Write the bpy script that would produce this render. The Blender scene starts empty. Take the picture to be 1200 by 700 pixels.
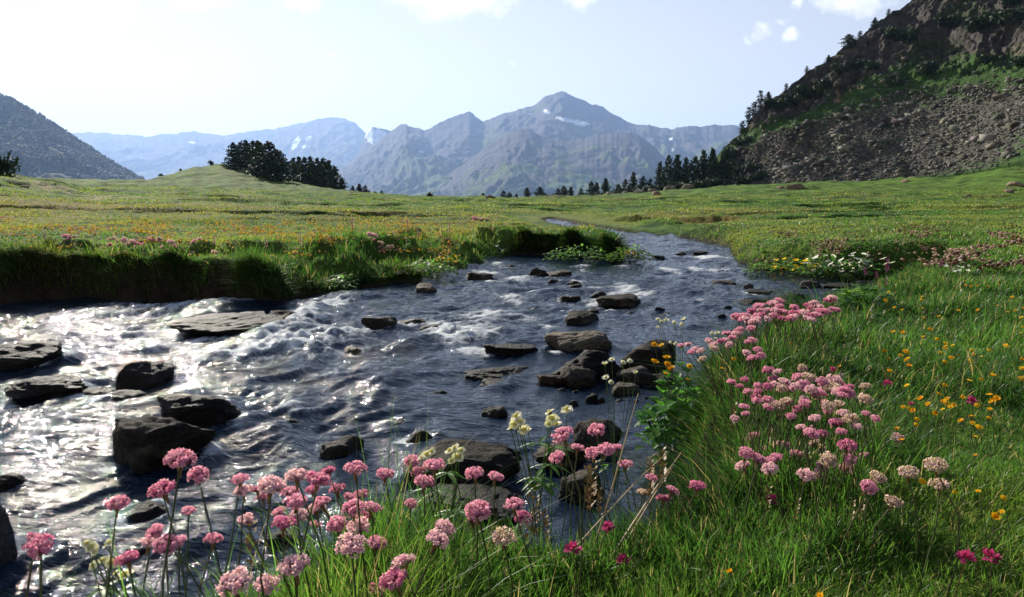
import bpy, bmesh, math, random
import numpy as np
from mathutils import Vector, Matrix

# ------------------------------------------------------------------ camera, sky, sun, exposure
sc = bpy.context.scene
COL = sc.collection
FOCAL = 850.0                       # focal length in photo pixels (photo 1200 x 700)
CAM_Z = 1.1
PITCH = math.atan(128.0 / FOCAL)    # horizon at photo row 222
SUN_AZ, SUN_EL = -32.0, 29.0        # degrees, azimuth from +Y towards +X

cam_data = bpy.data.cameras.new("camera")
cam = bpy.data.objects.new("camera", cam_data)
COL.objects.link(cam)
cam.location = (0, 0, CAM_Z)
cam.rotation_euler = (math.pi / 2 - PITCH, 0, 0)
cam_data.sensor_width = 36.0
cam_data.lens = FOCAL / 1200.0 * 36.0
cam_data.clip_start = 0.02
cam_data.clip_end = 60000
sc.camera = cam

sc.view_settings.view_transform = 'Standard'
sc.view_settings.look = 'None'
sc.view_settings.gamma = 1.0
sc.view_settings.use_curve_mapping = False
sc.view_settings.exposure = 1.0
sc.cycles.use_denoising = True
sc.cycles.max_bounces = 8
sc.cycles.diffuse_bounces = 3
sc.cycles.glossy_bounces = 3
sc.cycles.transmission_bounces = 3
sc.cycles.transparent_max_bounces = 6
sc.cycles.volume_bounces = 1
sc.cycles.sample_clamp_indirect = 4.0
sc.cycles.caustics_reflective = False
sc.cycles.caustics_refractive = False

sun_dir = Vector((math.sin(math.radians(SUN_AZ)) * math.cos(math.radians(SUN_EL)),
                  math.cos(math.radians(SUN_AZ)) * math.cos(math.radians(SUN_EL)),
                  math.sin(math.radians(SUN_EL))))
sun_data = bpy.data.lights.new("sun", 'SUN')
sun_data.energy = 5.0
sun_data.angle = math.radians(0.5)
sun_data.color = (1.0, 0.93, 0.80)
sun = bpy.data.objects.new("sun", sun_data)
COL.objects.link(sun)
sun.rotation_euler = (-sun_dir).to_track_quat('-Z', 'Y').to_euler()

SKY_STRENGTH = 0.065
CLOUDS = [  # (photo column, photo row, half width, half height) of each bank of cloud, read as a direction
    (135, 0, 62, 40, 1.0), (250, -12, 60, 26, .9), (360, -8, 30, 20, .9), (530, -8, 80, 30, 1.0), (675, -4, 22, 13, .9),
    (60, 50, 60, 14, .35), (798 * 0 + 398, 66, 9, 5, .5), (200, 90, 120, 40, .2),
    (975, -4, 52, 30, 1.0), (918, 2, 10, 12, .8), (884, 34, 18, 12, .95), (916, 40, 13, 9, .9), (905, 24, 9, 6, .5),
    (865, 43, 7, 5, .5), (598, 78, 5, 4, .4)]


def build_world():
    w = bpy.data.worlds.new("World")
    sc.world = w
    w.use_nodes = True
    nt = w.node_tree
    N, L = nt.nodes, nt.links
    N.clear()
    out = N.new('ShaderNodeOutputWorld')
    bg = N.new('ShaderNodeBackground')
    sky = N.new('ShaderNodeTexSky')
    sky.sky_type = 'NISHITA'
    sky.sun_disc = False
    sky.sun_elevation = math.radians(SUN_EL)
    sky.sun_rotation = math.radians(SUN_AZ)
    sky.altitude = 2000
    sky.air_density = 1.0
    sky.dust_density = 0.7
    sky.ozone_density = 3.0
    tc = N.new('ShaderNodeTexCoord')

    def math_(op, a, b=None, c=None, clamp=False):
        n = N.new('ShaderNodeMath')
        n.operation = op
        n.use_clamp = clamp
        for i, v in enumerate((a, b, c)):
            if v is None:
                continue
            if isinstance(v, (int, float)):
                n.inputs[i].default_value = v
            else:
                L.new(v, n.inputs[i])
        return n.outputs[0]
    sep = N.new('ShaderNodeSeparateXYZ')
    L.new(tc.outputs['Generated'], sep.inputs[0])
    ysafe = math_('MAXIMUM', sep.outputs[1], 0.05)
    u = math_('DIVIDE', sep.outputs[0], ysafe)
    v = math_('DIVIDE', sep.outputs[2], ysafe)
    comb = N.new('ShaderNodeCombineXYZ')
    L.new(u, comb.inputs[0])
    L.new(v, comb.inputs[1])
    nz = N.new('ShaderNodeTexNoise')
    nz.inputs['Scale'].default_value = 16.0
    nz.inputs['Detail'].default_value = 7.0
    nz.inputs['Roughness'].default_value = 0.6
    L.new(comb.outputs[0], nz.inputs['Vector'])
    nzc = math_('SUBTRACT', nz.outputs[0], 0.5)
    wz = N.new('ShaderNodeTexNoise')
    wz.inputs['Scale'].default_value = 26.0
    wz.inputs['Detail'].default_value = 6.0
    wz.inputs['Roughness'].default_value = 0.65
    L.new(comb.outputs[0], wz.inputs['Vector'])
    wsep = N.new('ShaderNodeSeparateColor')
    L.new(wz.outputs['Color'], wsep.inputs[0])
    u = math_('ADD', u, math_('MULTIPLY', math_('SUBTRACT', wsep.outputs[0], .5), .055))
    v = math_('ADD', v, math_('MULTIPLY', math_('SUBTRACT', wsep.outputs[1], .5), .035))
    total = None
    for (px, py, rx, ry, s) in CLOUDS:
        cu, cv = (px - 600) / FOCAL, math.tan(math.atan((350 - py) / FOCAL) - PITCH)
        a = math_('DIVIDE', math_('SUBTRACT', u, cu), rx / FOCAL)
        b = math_('DIVIDE', math_('SUBTRACT', v, cv), ry / FOCAL)
        r2 = math_('ADD', math_('MULTIPLY', a, a), math_('MULTIPLY', b, b))
        d = math_('SUBTRACT', 1.0, math_('SQRT', r2))
        d = math_('ADD', d, math_('MULTIPLY', nzc, 2.4))
        d = math_('MULTIPLY', math_('MULTIPLY', d, 1.35, clamp=True), s)
        total = d if total is None else math_('MAXIMUM', total, d)
    # thin high veil, thicker towards the sun
    mixc = N.new('ShaderNodeMixRGB')
    L.new(total, mixc.inputs[0])
    veil = N.new('ShaderNodeMixRGB')
    hor = math_('SUBTRACT', 1.0, math_('MULTIPLY', sep.outputs[2], 1.45), clamp=True)
    L.new(math_('MULTIPLY', math_('POWER', hor, 1.3), 1.0), veil.inputs[0])
    L.new(sky.outputs[0], veil.inputs[1])
    side = N.new('ShaderNodeMixRGB')       # creamier towards the sun, bluer away from it
    L.new(math_('ADD', math_('MULTIPLY', sep.outputs[0], .95), .52, clamp=True), side.inputs[0])
    side.inputs[1].default_value = (10.6, 9.4, 7.0, 1)
    side.inputs[2].default_value = (6.9, 6.3, 5.6, 1)
    L.new(side.outputs[0], veil.inputs[2])
    L.new(veil.outputs[0], mixc.inputs[1])
    mixc.inputs[2].default_value = (10.5, 10.3, 9.8, 1)
    L.new(mixc.outputs[0], bg.inputs[0])
    bg.inputs[1].default_value = SKY_STRENGTH
    L.new(bg.outputs[0], out.inputs[0])


build_world()

# ------------------------------------------------------------------ picture <-> world helpers
CP, SP = math.cos(PITCH), math.sin(PITCH)


def slope(py):
    """tangent of the elevation (z rise per metre of y) seen at photo row py"""
    yc = (350.0 - np.asarray(py, float)) / FOCAL
    return (yc * CP - SP) / (CP + yc * SP)


def uu(px, py=222.0):
    """x per metre of y seen at a photo column"""
    yc = (350.0 - np.asarray(py, float)) / FOCAL
    return (np.asarray(px, float) - 600.0) / FOCAL / (CP + yc * SP)


def project(x, y, z):
    dz = z - CAM_Z
    f = y * CP - dz * SP
    up = y * SP + dz * CP
    return 600 + FOCAL * x / f, 350 - FOCAL * up / f


def water_level(x, y):
    y = np.asarray(y, float)
    return 0.0155 * np.clip(y - 4.0, 0, 22) - 0.012 * np.clip(3.0 - y, 0, 4) - 0.008 * np.clip(-1.5 - np.asarray(x, float), 0, 8)


def at_z(px, py, z):
    s = float(slope(py))
    y = (z - CAM_Z) / s
    return float(uu(px, py)) * y, y


def at_water(px, py):
    z = 0.0
    for _ in range(12):
        x, y = at_z(px, py, z)
        z = float(water_level(x, y))
    return x, y


# ------------------------------------------------------------------ noise
def _hash(ix, iy, iz, seed):
    h = (ix.astype(np.int64) * 374761393 + iy.astype(np.int64) * 668265263 + iz.astype(np.int64) * 2147483647 + seed * 1274126177) & 0xffffffff
    h = ((h ^ (h >> 13)) * 1274126177) & 0xffffffff
    h = ((h ^ (h >> 16)) * 2246822519) & 0xffffffff
    return h ^ (h >> 15)


def noise2(x, y, seed=0):
    x = np.asarray(x, float)
    y = np.asarray(y, float)
    ix, iy = np.floor(x), np.floor(y)
    fx, fy = x - ix, y - iy
    sx, sy = fx * fx * fx * (fx * (fx * 6 - 15) + 10), fy * fy * fy * (fy * (fy * 6 - 15) + 10)
    z0 = np.zeros_like(ix)

    def g(dx, dy):
        a = _hash(ix + dx, iy + dy, z0, seed) * (2 * math.pi / 4294967296.0)
        return np.cos(a) * (fx - dx) + np.sin(a) * (fy - dy)
    a = g(0, 0) * (1 - sx) + g(1, 0) * sx
    b = g(0, 1) * (1 - sx) + g(1, 1) * sx
    return (a * (1 - sy) + b * sy) * 1.5


def fbm(x, y, octv=4, seed=0, gain=0.5, lac=2.03):
    t, a, f = 0.0, 1.0, 1.0
    for o in range(octv):
        t = t + a * noise2(np.asarray(x) * f + o * 17.3, np.asarray(y) * f - o * 9.1, seed + o)
        a *= gain
        f *= lac
    return t


def ridged(x, y, octv=4, seed=0, gain=0.5):
    t, a, f = 0.0, 1.0, 1.0
    for o in range(octv):
        t = t + a * (1 - np.abs(noise2(np.asarray(x) * f + o * 31.7, np.asarray(y) * f + o * 5.3, seed + o)) * 2.0)
        a *= gain
        f *= 2.07
    return t / 2.0


def noise3(p, seed=0):
    i = np.floor(p)
    f = p - i
    s = f * f * (3 - 2 * f)
    r = 0.0
    for dx in (0, 1):
        for dy in (0, 1):
            for dz in (0, 1):
                h = _hash(i[:, 0] + dx, i[:, 1] + dy, i[:, 2] + dz, seed) / 4294967296.0 * 2 - 1
                w = (s[:, 0] if dx else 1 - s[:, 0]) * (s[:, 1] if dy else 1 - s[:, 1]) * (s[:, 2] if dz else 1 - s[:, 2])
                r = r + h * w
    return r


def fbm3(p, octv=4, seed=0, gain=0.5):
    t, a, f = 0.0, 1.0, 1.0
    for o in range(octv):
        t = t + a * noise3(p * f + o * 7.7, seed + o)
        a *= gain
        f *= 2.1
    return t


def smooth(a, b, x):
    t = np.clip((np.asarray(x, float) - a) / (b - a), 0, 1)
    return t * t * (3 - 2 * t)


# ------------------------------------------------------------------ mesh and object helpers
def mesh_np(name, verts, quads=None, tris=None, mats=(), attrs=None, smooth_=True, matidx=None):
    me = bpy.data.meshes.new(name)
    verts = np.asarray(verts, np.float32)
    nq = 0 if quads is None else len(quads)
    nt_ = 0 if tris is None else len(tris)
    loops = []
    if nq:
        loops.append(np.asarray(quads, np.int32).ravel())
    if nt_:
        loops.append(np.asarray(tris, np.int32).ravel())
    loops = np.concatenate(loops)
    starts = np.concatenate([np.arange(nq) * 4, nq * 4 + np.arange(nt_) * 3]).astype(np.int32)
    me.vertices.add(len(verts))
    me.vertices.foreach_set('co', verts.ravel())
    me.loops.add(len(loops))
    me.loops.foreach_set('vertex_index', loops)
    me.polygons.add(nq + nt_)
    me.polygons.foreach_set('loop_start', starts)
    if smooth_:
        me.polygons.foreach_set('use_smooth', np.ones(nq + nt_, bool))
    for m in mats:
        me.materials.append(m)
    if matidx is not None:
        me.polygons.foreach_set('material_index', np.asarray(matidx, np.int32))
    me.update(calc_edges=True)
    for an, av in (attrs or {}).items():
        av = np.asarray(av, np.float32)
        if av.ndim == 1:
            at = me.attributes.new(an, 'FLOAT', 'POINT')
            at.data.foreach_set('value', av)
        else:
            if av.shape[1] == 3:
                av = np.concatenate([av, np.ones((len(av), 1), np.float32)], 1)
            at = me.attributes.new(an, 'FLOAT_COLOR', 'POINT')
            at.data.foreach_set('color', av.ravel())
    return me


def link(name, data, parent=None, loc=None):
    o = bpy.data.objects.new(name, data)
    COL.objects.link(o)
    if parent is not None:
        o.parent = parent
    if loc is not None:
        o.location = loc
    return o


def tag(o, label=None, cat=None, group=None, kind=None):
    if label:
        o['label'] = label
    if cat:
        o['category'] = cat
    if group:
        o['group'] = group
    if kind:
        o['kind'] = kind
    return o


def thing(name, loc, label, cat, group=None):
    return tag(link(name, None, None, loc), label, cat, group)


def grid_quads(nr, nc, keep=None):
    i = np.arange(nr * nc).reshape(nr, nc)
    q = np.stack([i[:-1, :-1], i[:-1, 1:], i[1:, 1:], i[1:, :-1]], -1).reshape(-1, 4)
    return q if keep is None else q[keep]


class Bag:
    """collects pieces of one mesh with a colour per vertex"""

    def __init__(self):
        self.v, self.q, self.t, self.c, self.n = [], [], [], [], 0

    def add(self, v, q=None, t=None, c=(1, 1, 1)):
        v = np.asarray(v, float).reshape(-1, 3)
        if q is not None and len(q):
            self.q.append(np.asarray(q, int).reshape(-1, 4) + self.n)
        if t is not None and len(t):
            self.t.append(np.asarray(t, int).reshape(-1, 3) + self.n)
        c = np.asarray(c, float)
        self.c.append(np.broadcast_to(c, (len(v), 3)).copy())
        self.v.append(v)
        self.n += len(v)

    def mesh(self, name, mat, smooth_=True):
        return mesh_np(name, np.concatenate(self.v), np.concatenate(self.q) if self.q else None,
                       np.concatenate(self.t) if self.t else None, [mat], {'col': np.concatenate(self.c)}, smooth_)


def tube(path, radii, sides=6):
    """tapered tube along a list of points -> verts, quads"""
    path = np.asarray(path, float)
    n = len(path)
    tang = np.gradient(path, axis=0)
    tang /= np.linalg.norm(tang, axis=1)[:, None] + 1e-9
    ref = np.array([1.0, 0.1, 0]) if abs(tang[0][2]) > 0.5 else np.array([0, 0, 1.0])
    a = np.cross(tang, ref)
    a /= np.linalg.norm(a, axis=1)[:, None] + 1e-9
    b = np.cross(tang, a)
    ang = np.arange(sides) / sides * 2 * math.pi
    radii = np.broadcast_to(np.asarray(radii, float), (n,))
    v = path[:, None, :] + radii[:, None, None] * (np.cos(ang)[None, :, None] * a[:, None, :] + np.sin(ang)[None, :, None] * b[:, None, :])
    q = []
    for i in range(n - 1):
        for j in range(sides):
            k = (j + 1) % sides
            q.append((i * sides + j, i * sides + k, (i + 1) * sides + k, (i + 1) * sides + j))
    return v.reshape(-1, 3), q


# ------------------------------------------------------------------ materials
def new_mat(name):
    m = bpy.data.materials.new(name)
    m.use_nodes = True
    nt = m.node_tree
    return m, nt, nt.nodes, nt.links, nt.nodes['Principled BSDF']


def attr_node(N, name):
    a = N.new('ShaderNodeAttribute')
    a.attribute_name = name
    return a


def noise_node(N, L, scale, detail=5, rough=0.6, coord='Object', stretch=None, tcn=None):
    tc = tcn or N.new('ShaderNodeTexCoord')
    n = N.new('ShaderNodeTexNoise')
    n.inputs['Scale'].default_value = scale
    n.inputs['Detail'].default_value = detail
    n.inputs['Roughness'].default_value = rough
    if stretch:
        mp = N.new('ShaderNodeMapping')
        mp.inputs['Rotation'].default_value = (0, 0, stretch[3]) if len(stretch) > 3 else (0, 0, 0)
        mp.inputs['Scale'].default_value = stretch[:3]
        L.new(tc.outputs[coord], mp.inputs[0])
        L.new(mp.outputs[0], n.inputs['Vector'])
    else:
        L.new(tc.outputs[coord], n.inputs['Vector'])
    return n


def ramp_node(N, L, src, stops):
    r = N.new('ShaderNodeValToRGB')
    el = r.color_ramp.elements
    while len(el) < len(stops):
        el.new(0.5)
    for e, (p, c) in zip(el, stops):
        e.position = p
        e.color = (*c, 1) if len(c) == 3 else c
    L.new(src, r.inputs[0])
    return r


def mix_node(N, L, fac, a, b, mode='MIX'):
    m = N.new('ShaderNodeMixRGB')
    m.blend_type = mode
    for i, v in enumerate((fac, a, b)):
        if isinstance(v, (int, float)):
            m.inputs[i].default_value = v
        elif isinstance(v, tuple):
            m.inputs[i].default_value = (*v, 1)
        else:
            L.new(v, m.inputs[i])
    return m.outputs[0]


def leaf_material(name, transl=0.4, rough=0.45, spec=0.3, boost=1.25):
    """thin vegetation: colour from the 'col' attribute, part of the light passes through"""
    m, nt, N, L, p = new_mat(name)
    a = attr_node(N, 'col')
    L.new(a.outputs['Color'], p.inputs['Base Color'])
    p.inputs['Roughness'].default_value = rough
    p.inputs['Specular IOR Level'].default_value = spec
    tr = N.new('ShaderNodeBsdfTranslucent')
    L.new(mix_node(N, L, 1.0, a.outputs['Color'], (boost, boost, boost * 0.75), 'MULTIPLY'), tr.inputs[0])
    mx = N.new('ShaderNodeMixShader')
    mx.inputs[0].default_value = transl
    L.new(p.outputs[0], mx.inputs[1])
    L.new(tr.outputs[0], mx.inputs[2])
    L.new(mx.outputs[0], N['Material Output'].inputs[0])
    return m


def matte_material(name, rough=0.8, bump=0.0, bscale=8.0, var=0.0, spec=0.3):
    m, nt, N, L, p = new_mat(name)
    a = attr_node(N, 'col')
    col = a.outputs['Color']
    if var or bump:
        n = noise_node(N, L, bscale, 6, 0.65)
        if var:
            r = ramp_node(N, L, n.outputs[0], [(0.3, (1 - var,) * 3), (0.7, (1 + var,) * 3)])
            col = mix_node(N, L, 1.0, col, r.outputs[0], 'MULTIPLY')
        if bump:
            b = N.new('ShaderNodeBump')
            b.inputs['Strength'].default_value = bump
            b.inputs['Distance'].default_value = 1.0 / bscale * 0.3
            L.new(n.outputs[0], b.inputs['Height'])
            L.new(b.outputs[0], p.inputs['Normal'])
    L.new(col, p.inputs['Base Color'])
    p.inputs['Roughness'].default_value = rough
    p.inputs['Specular IOR Level'].default_value = spec
    return m


M_GRASS = leaf_material("grass_blade", 0.55, 0.4, 0.3, 2.1)
M_LEAF = leaf_material("leaf", 0.5, 0.4, 0.3, 2.0)
M_PETAL = leaf_material("petal", 0.45, 0.6, 0.1, 1.15)
M_STEM = leaf_material("stem", 0.2, 0.55, 0.25, 1.1)
M_NEEDLE = leaf_material("pine_needles", 0.15, 0.6, 0.15, 1.1)
M_BARK = matte_material("bark", 0.9, 0.5, 6.0, 0.4)
M_STRAW = leaf_material("straw", 0.15, 0.5, 0.3, 1.0)

# ------------------------------------------------------------------ the stream's outline and the ground's shape
NORTH_PX = [(-60, 356), (0, 355), (60, 352), (120, 352), (200, 352), (260, 354), (310, 357), (335, 356), (350, 350), (385, 345),
            (430, 338), (470, 333), (505, 329), (530, 322), (552, 316), (575, 309), (590, 303), (604, 299), (640, 299),
            (680, 300), (700, 303), (727, 307), (735, 300), (728, 292), (707, 284), (698, 277), (690, 273), (670, 268), (652, 263), (640, 259.5)]
FAR_PX = [(646, 257), (668, 261), (690, 266), (725, 271.5), (770, 276), (800, 279), (830, 284), (848, 290), (853, 297), (851, 303),
          (868, 312), (890, 317), (930, 321), (952, 326), (985, 329), (1040, 331), (1090, 334)]
NEAR_W = [(4.3, 6.9), (3.1, 5.7), (2.35, 4.8), (1.9, 4.25), (1.52, 3.8), (1.12, 3.33), (.85, 2.9), (.62, 2.50), (.53, 2.2), (.48, 1.88),
          (.40, 1.68), (.30, 1.52), (.15, 1.42), (0.0, 1.38), (-.2, 1.37), (-.36, 1.27), (-.48, 1.13), (-.6, .93), (-.78, .62), (-1.2, .1),
          (-1.8, -.5), (-2.7, -2.6), (-16, -2.6), (-16, 8.6)]
POLY = np.array([at_water(*p) for p in NORTH_PX] + [at_water(*p) for p in FAR_PX] + NEAR_W)


def shore(x, y):
    """signed distance to the waterline: positive on land; and the outward (towards land) unit direction"""
    x = np.asarray(x, float).ravel()
    y = np.asarray(y, float).ravel()
    D = np.empty_like(x)
    GX = np.empty_like(x)
    GY = np.empty_like(x)
    A = POLY
    B = np.roll(POLY, -1, 0)
    for s in range(0, len(x), 20000):
        xs, ys = x[s:s + 20000, None], y[s:s + 20000, None]
        ex, ey = (B - A)[:, 0], (B - A)[:, 1]
        t = np.clip(((xs - A[:, 0]) * ex + (ys - A[:, 1]) * ey) / (ex * ex + ey * ey + 1e-12), 0, 1)
        dx, dy = xs - (A[:, 0] + t * ex), ys - (A[:, 1] + t * ey)
        d2 = dx * dx + dy * dy
        k = d2.argmin(1)
        r = np.arange(len(k))
        d = np.sqrt(d2[r, k])
        cond = (A[:, 1] > ys) != (B[:, 1] > ys)
        xi = A[:, 0] + (ys - A[:, 1]) * ex / np.where(np.abs(ey) < 1e-9, 1e-9, ey)
        inside = (np.sum(cond & (xs < xi), 1) % 2) == 1
        sg = np.where(inside, -1.0, 1.0)
        D[s:s + 20000] = d * sg
        GX[s:s + 20000] = dx[r, k] / (d + 1e-9) * sg
        GY[s:s + 20000] = dy[r, k] / (d + 1e-9) * sg
    return D, GX, GY


COLS = [-300, 0, 60, 110, 170, 200, 230, 260, 300, 340, 400, 450, 500, 600, 700, 800, 860, 920, 1000, 1100, 1200, 1450]
ROWS = [2, 4, 8, 14, 25, 38, 60, 85, 112, 145, 190, 270, 420, 900, 3000, 12000]
# ground heights (m) by distance (rows) and column
HT = {
    2: [.42] * 11 + [.42, .42, .43, .44, .46, .47, .48, .48, .49, .50, .55],
    4: [.42] * 11 + [.42, .42, .42, .42, .45, .47, .48, .49, .50, .52, .60],
    8: [.46, .44, .44, .43, .42, .42, .42, .42, .41, .40, .38, .36, .35, .33, .33, .33, .36, .40, .46, .52, .56, .65],
    14: [.60, .55, .53, .52, .52, .52, .51, .51, .50, .48, .45, .43, .42, .40, .40, .38, .40, .45, .50, .54, .58, .7],
    25: [1.3, 1.0, .88, .75, .70, .70, .68, .66, .64, .62, .58, .55, .52, .45, .40, .42, .46, .52, .56, .58, .60, .9],
    38: [2.7, 1.85, 1.45, .95, .9, .9, .86, .84, .8, .76, .7, .62, .55, .46, .42, .5, .55, .58, .58, .58, .62, 1.4],
    60: [2.6, 1.8, 1.6, 1.4, 1.3, 1.25, 1.2, 1.15, 1.05, .95, .75, .55, .4, .32, .4, .65, .75, .8, .85, .9, 1.3, 3.2],
    85: [2.7, 2.2, 2.1, 2.05, 1.9, 1.9, 2.0, 2.05, 1.8, 1.4, .8, .4, .1, .0, .25, .85, 1.15, 1.3, 1.5, 1.9, 3.6, 7.5],
    112: [3.0, 2.6, 2.4, 2.35, 2.4, 3.3, 4.3, 4.8, 3.9, 2.3, .8, .1, -.4, -.6, -.2, .9, 1.6, 1.95, 2.3, 3.4, 6.6, 12],
    145: [2.4, 2.0, 1.8, 1.7, 1.9, 2.4, 2.9, 3.0, 2.4, 1.2, .1, -.7, -1.2, -1.5, -1.1, .1, 1.0, 1.6, 2.5, 4, 7, 12],
    190: [-1, -1, -1, -1, -1, -1, -1, -1, -1.4, -2, -2, -2.3, -2.4, -2.4, -2.4, -2, -1, 0, 1, 2, 3, 5],
    270: [-8] * 12 + [-7, -5, -5, -6] + [-6] * 6,
    420: [-18] * 22, 900: [-45] * 22, 3000: [-110] * 22, 12000: [-160] * 22}
HGT = np.array([HT[r] for r in ROWS], float)
CU = uu(np.array(COLS, float))
LR = np.log(np.array(ROWS, float))


def meadow(x, y):
    x = np.asarray(x, float)
    y = np.asarray(y, float)
    yc = np.maximum(y, 1.6)
    u = np.clip(x / np.maximum(yc, 2.5), CU[0], CU[-1] - 1e-6)
    ly = np.clip(np.log(yc), LR[0], LR[-1] - 1e-6)
    j = np.clip(np.searchsorted(CU, u, 'right') - 1, 0, len(CU) - 2)
    i = np.clip(np.searchsorted(LR, ly, 'right') - 1, 0, len(LR) - 2)
    tj = (u - CU[j]) / (CU[j + 1] - CU[j])
    ti = (ly - LR[i]) / (LR[i + 1] - LR[i])
    tj = tj * tj * (3 - 2 * tj) * .6 + tj * .4
    ti = ti * ti * (3 - 2 * ti) * .5 + ti * .5
    z = (HGT[i, j] * (1 - tj) + HGT[i, j + 1] * tj) * (1 - ti) + (HGT[i + 1, j] * (1 - tj) + HGT[i + 1, j + 1] * tj) * ti
    # tussocks and swells, longer and higher with distance
    z = z + .035 * fbm(x * 1.1, y * 1.1, 3, 5) * smooth(1.0, 4, yc) * smooth(200, 60, yc)
    z = z + .022 * fbm(x * 3.7, y * 3.7, 2, 8) * smooth(60, 20, yc)
    z = z + .20 * fbm(x * .16, y * .16, 3, 11) * smooth(12, 35, yc) + .10 * fbm(x * .5, y * .5, 2, 14) * smooth(16, 40, yc) * smooth(260, 120, yc)
    z = z + .16 * fbm(x * .55, y * .38, 3, 18) * smooth(50, 75, yc) * smooth(260, 150, yc)
    z = z - .15 * smooth(.20, .30, fbm(x * .13, y * .26, 3, 16)) * smooth(13, 18, yc) * smooth(75, 50, yc)
    z = z + 9.0 * fbm(x * .002, y * .002, 4, 21) * smooth(500, 1500, yc)
    return z


def ground_h(x, y, with_d=False):
    x = np.asarray(x, float)
    y = np.asarray(y, float)
    sh = x.shape
    d = np.full(x.size, 50.0)
    gx = np.zeros(x.size)
    gy = np.zeros(x.size)
    near = (y.ravel() < 45) & (y.ravel() > -30) & (np.abs(x.ravel()) < 40)
    if near.any():
        d[near], gx[near], gy[near] = shore(x.ravel()[near], y.ravel()[near])
    d = d.reshape(sh)
    wob = .07 * fbm(x * 2.3, y * 2.3, 3, 31) + .03 * fbm(x * 7, y * 7, 2, 33)
    dd = d + wob * smooth(26, 12, y)
    w = water_level(x, y)
    m = meadow(x, y)
    pt = np.exp(-((x + 1.15) / 1.5) ** 4 - ((y - 9.3) / 2.0) ** 4)
    hum = smooth(-.1, .6, fbm(x * 1.25, y * 1.1, 3, 45))
    m = m + (.20 * hum - .07) * smooth(.1, .5, d) * smooth(2.6, .8, d) * np.exp(-((y - 9) / 5.0) ** 4) * smooth(1.5, .2, x)
    low = smooth(14.0, 15.2, y) * smooth(30, 24, y) * smooth(1.6, .5, d)
    m = m * (1 - low) + (w + .06) * low
    bw = .13 + (.5 + 1.0 * smooth(-.3, .4, noise2(x * 1.1, y * 1.1, 47))) * pt + .06 * noise2(x * .9, y * .9, 41) * smooth(2, 5, y) + .05 * smooth(8, 14, y) + .35 * smooth(2.4, 3.4, x) * smooth(5.5, 7.5, y)
    bank = smooth(-.06, 1.0, dd / bw)
    land = (w - .05) + (m - w + .05) * bank
    # low gravelly lip at the foot of banks
    bed = w - .05 - .24 * smooth(0, .7, -dd)
    z = np.where(dd > -.06 * bw, land, bed)
    far = smooth(25, 40, y)
    z = z * (1 - far) + m * far
    if with_d:
        return z, d, gx.reshape(sh), gy.reshape(sh)
    return z


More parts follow.
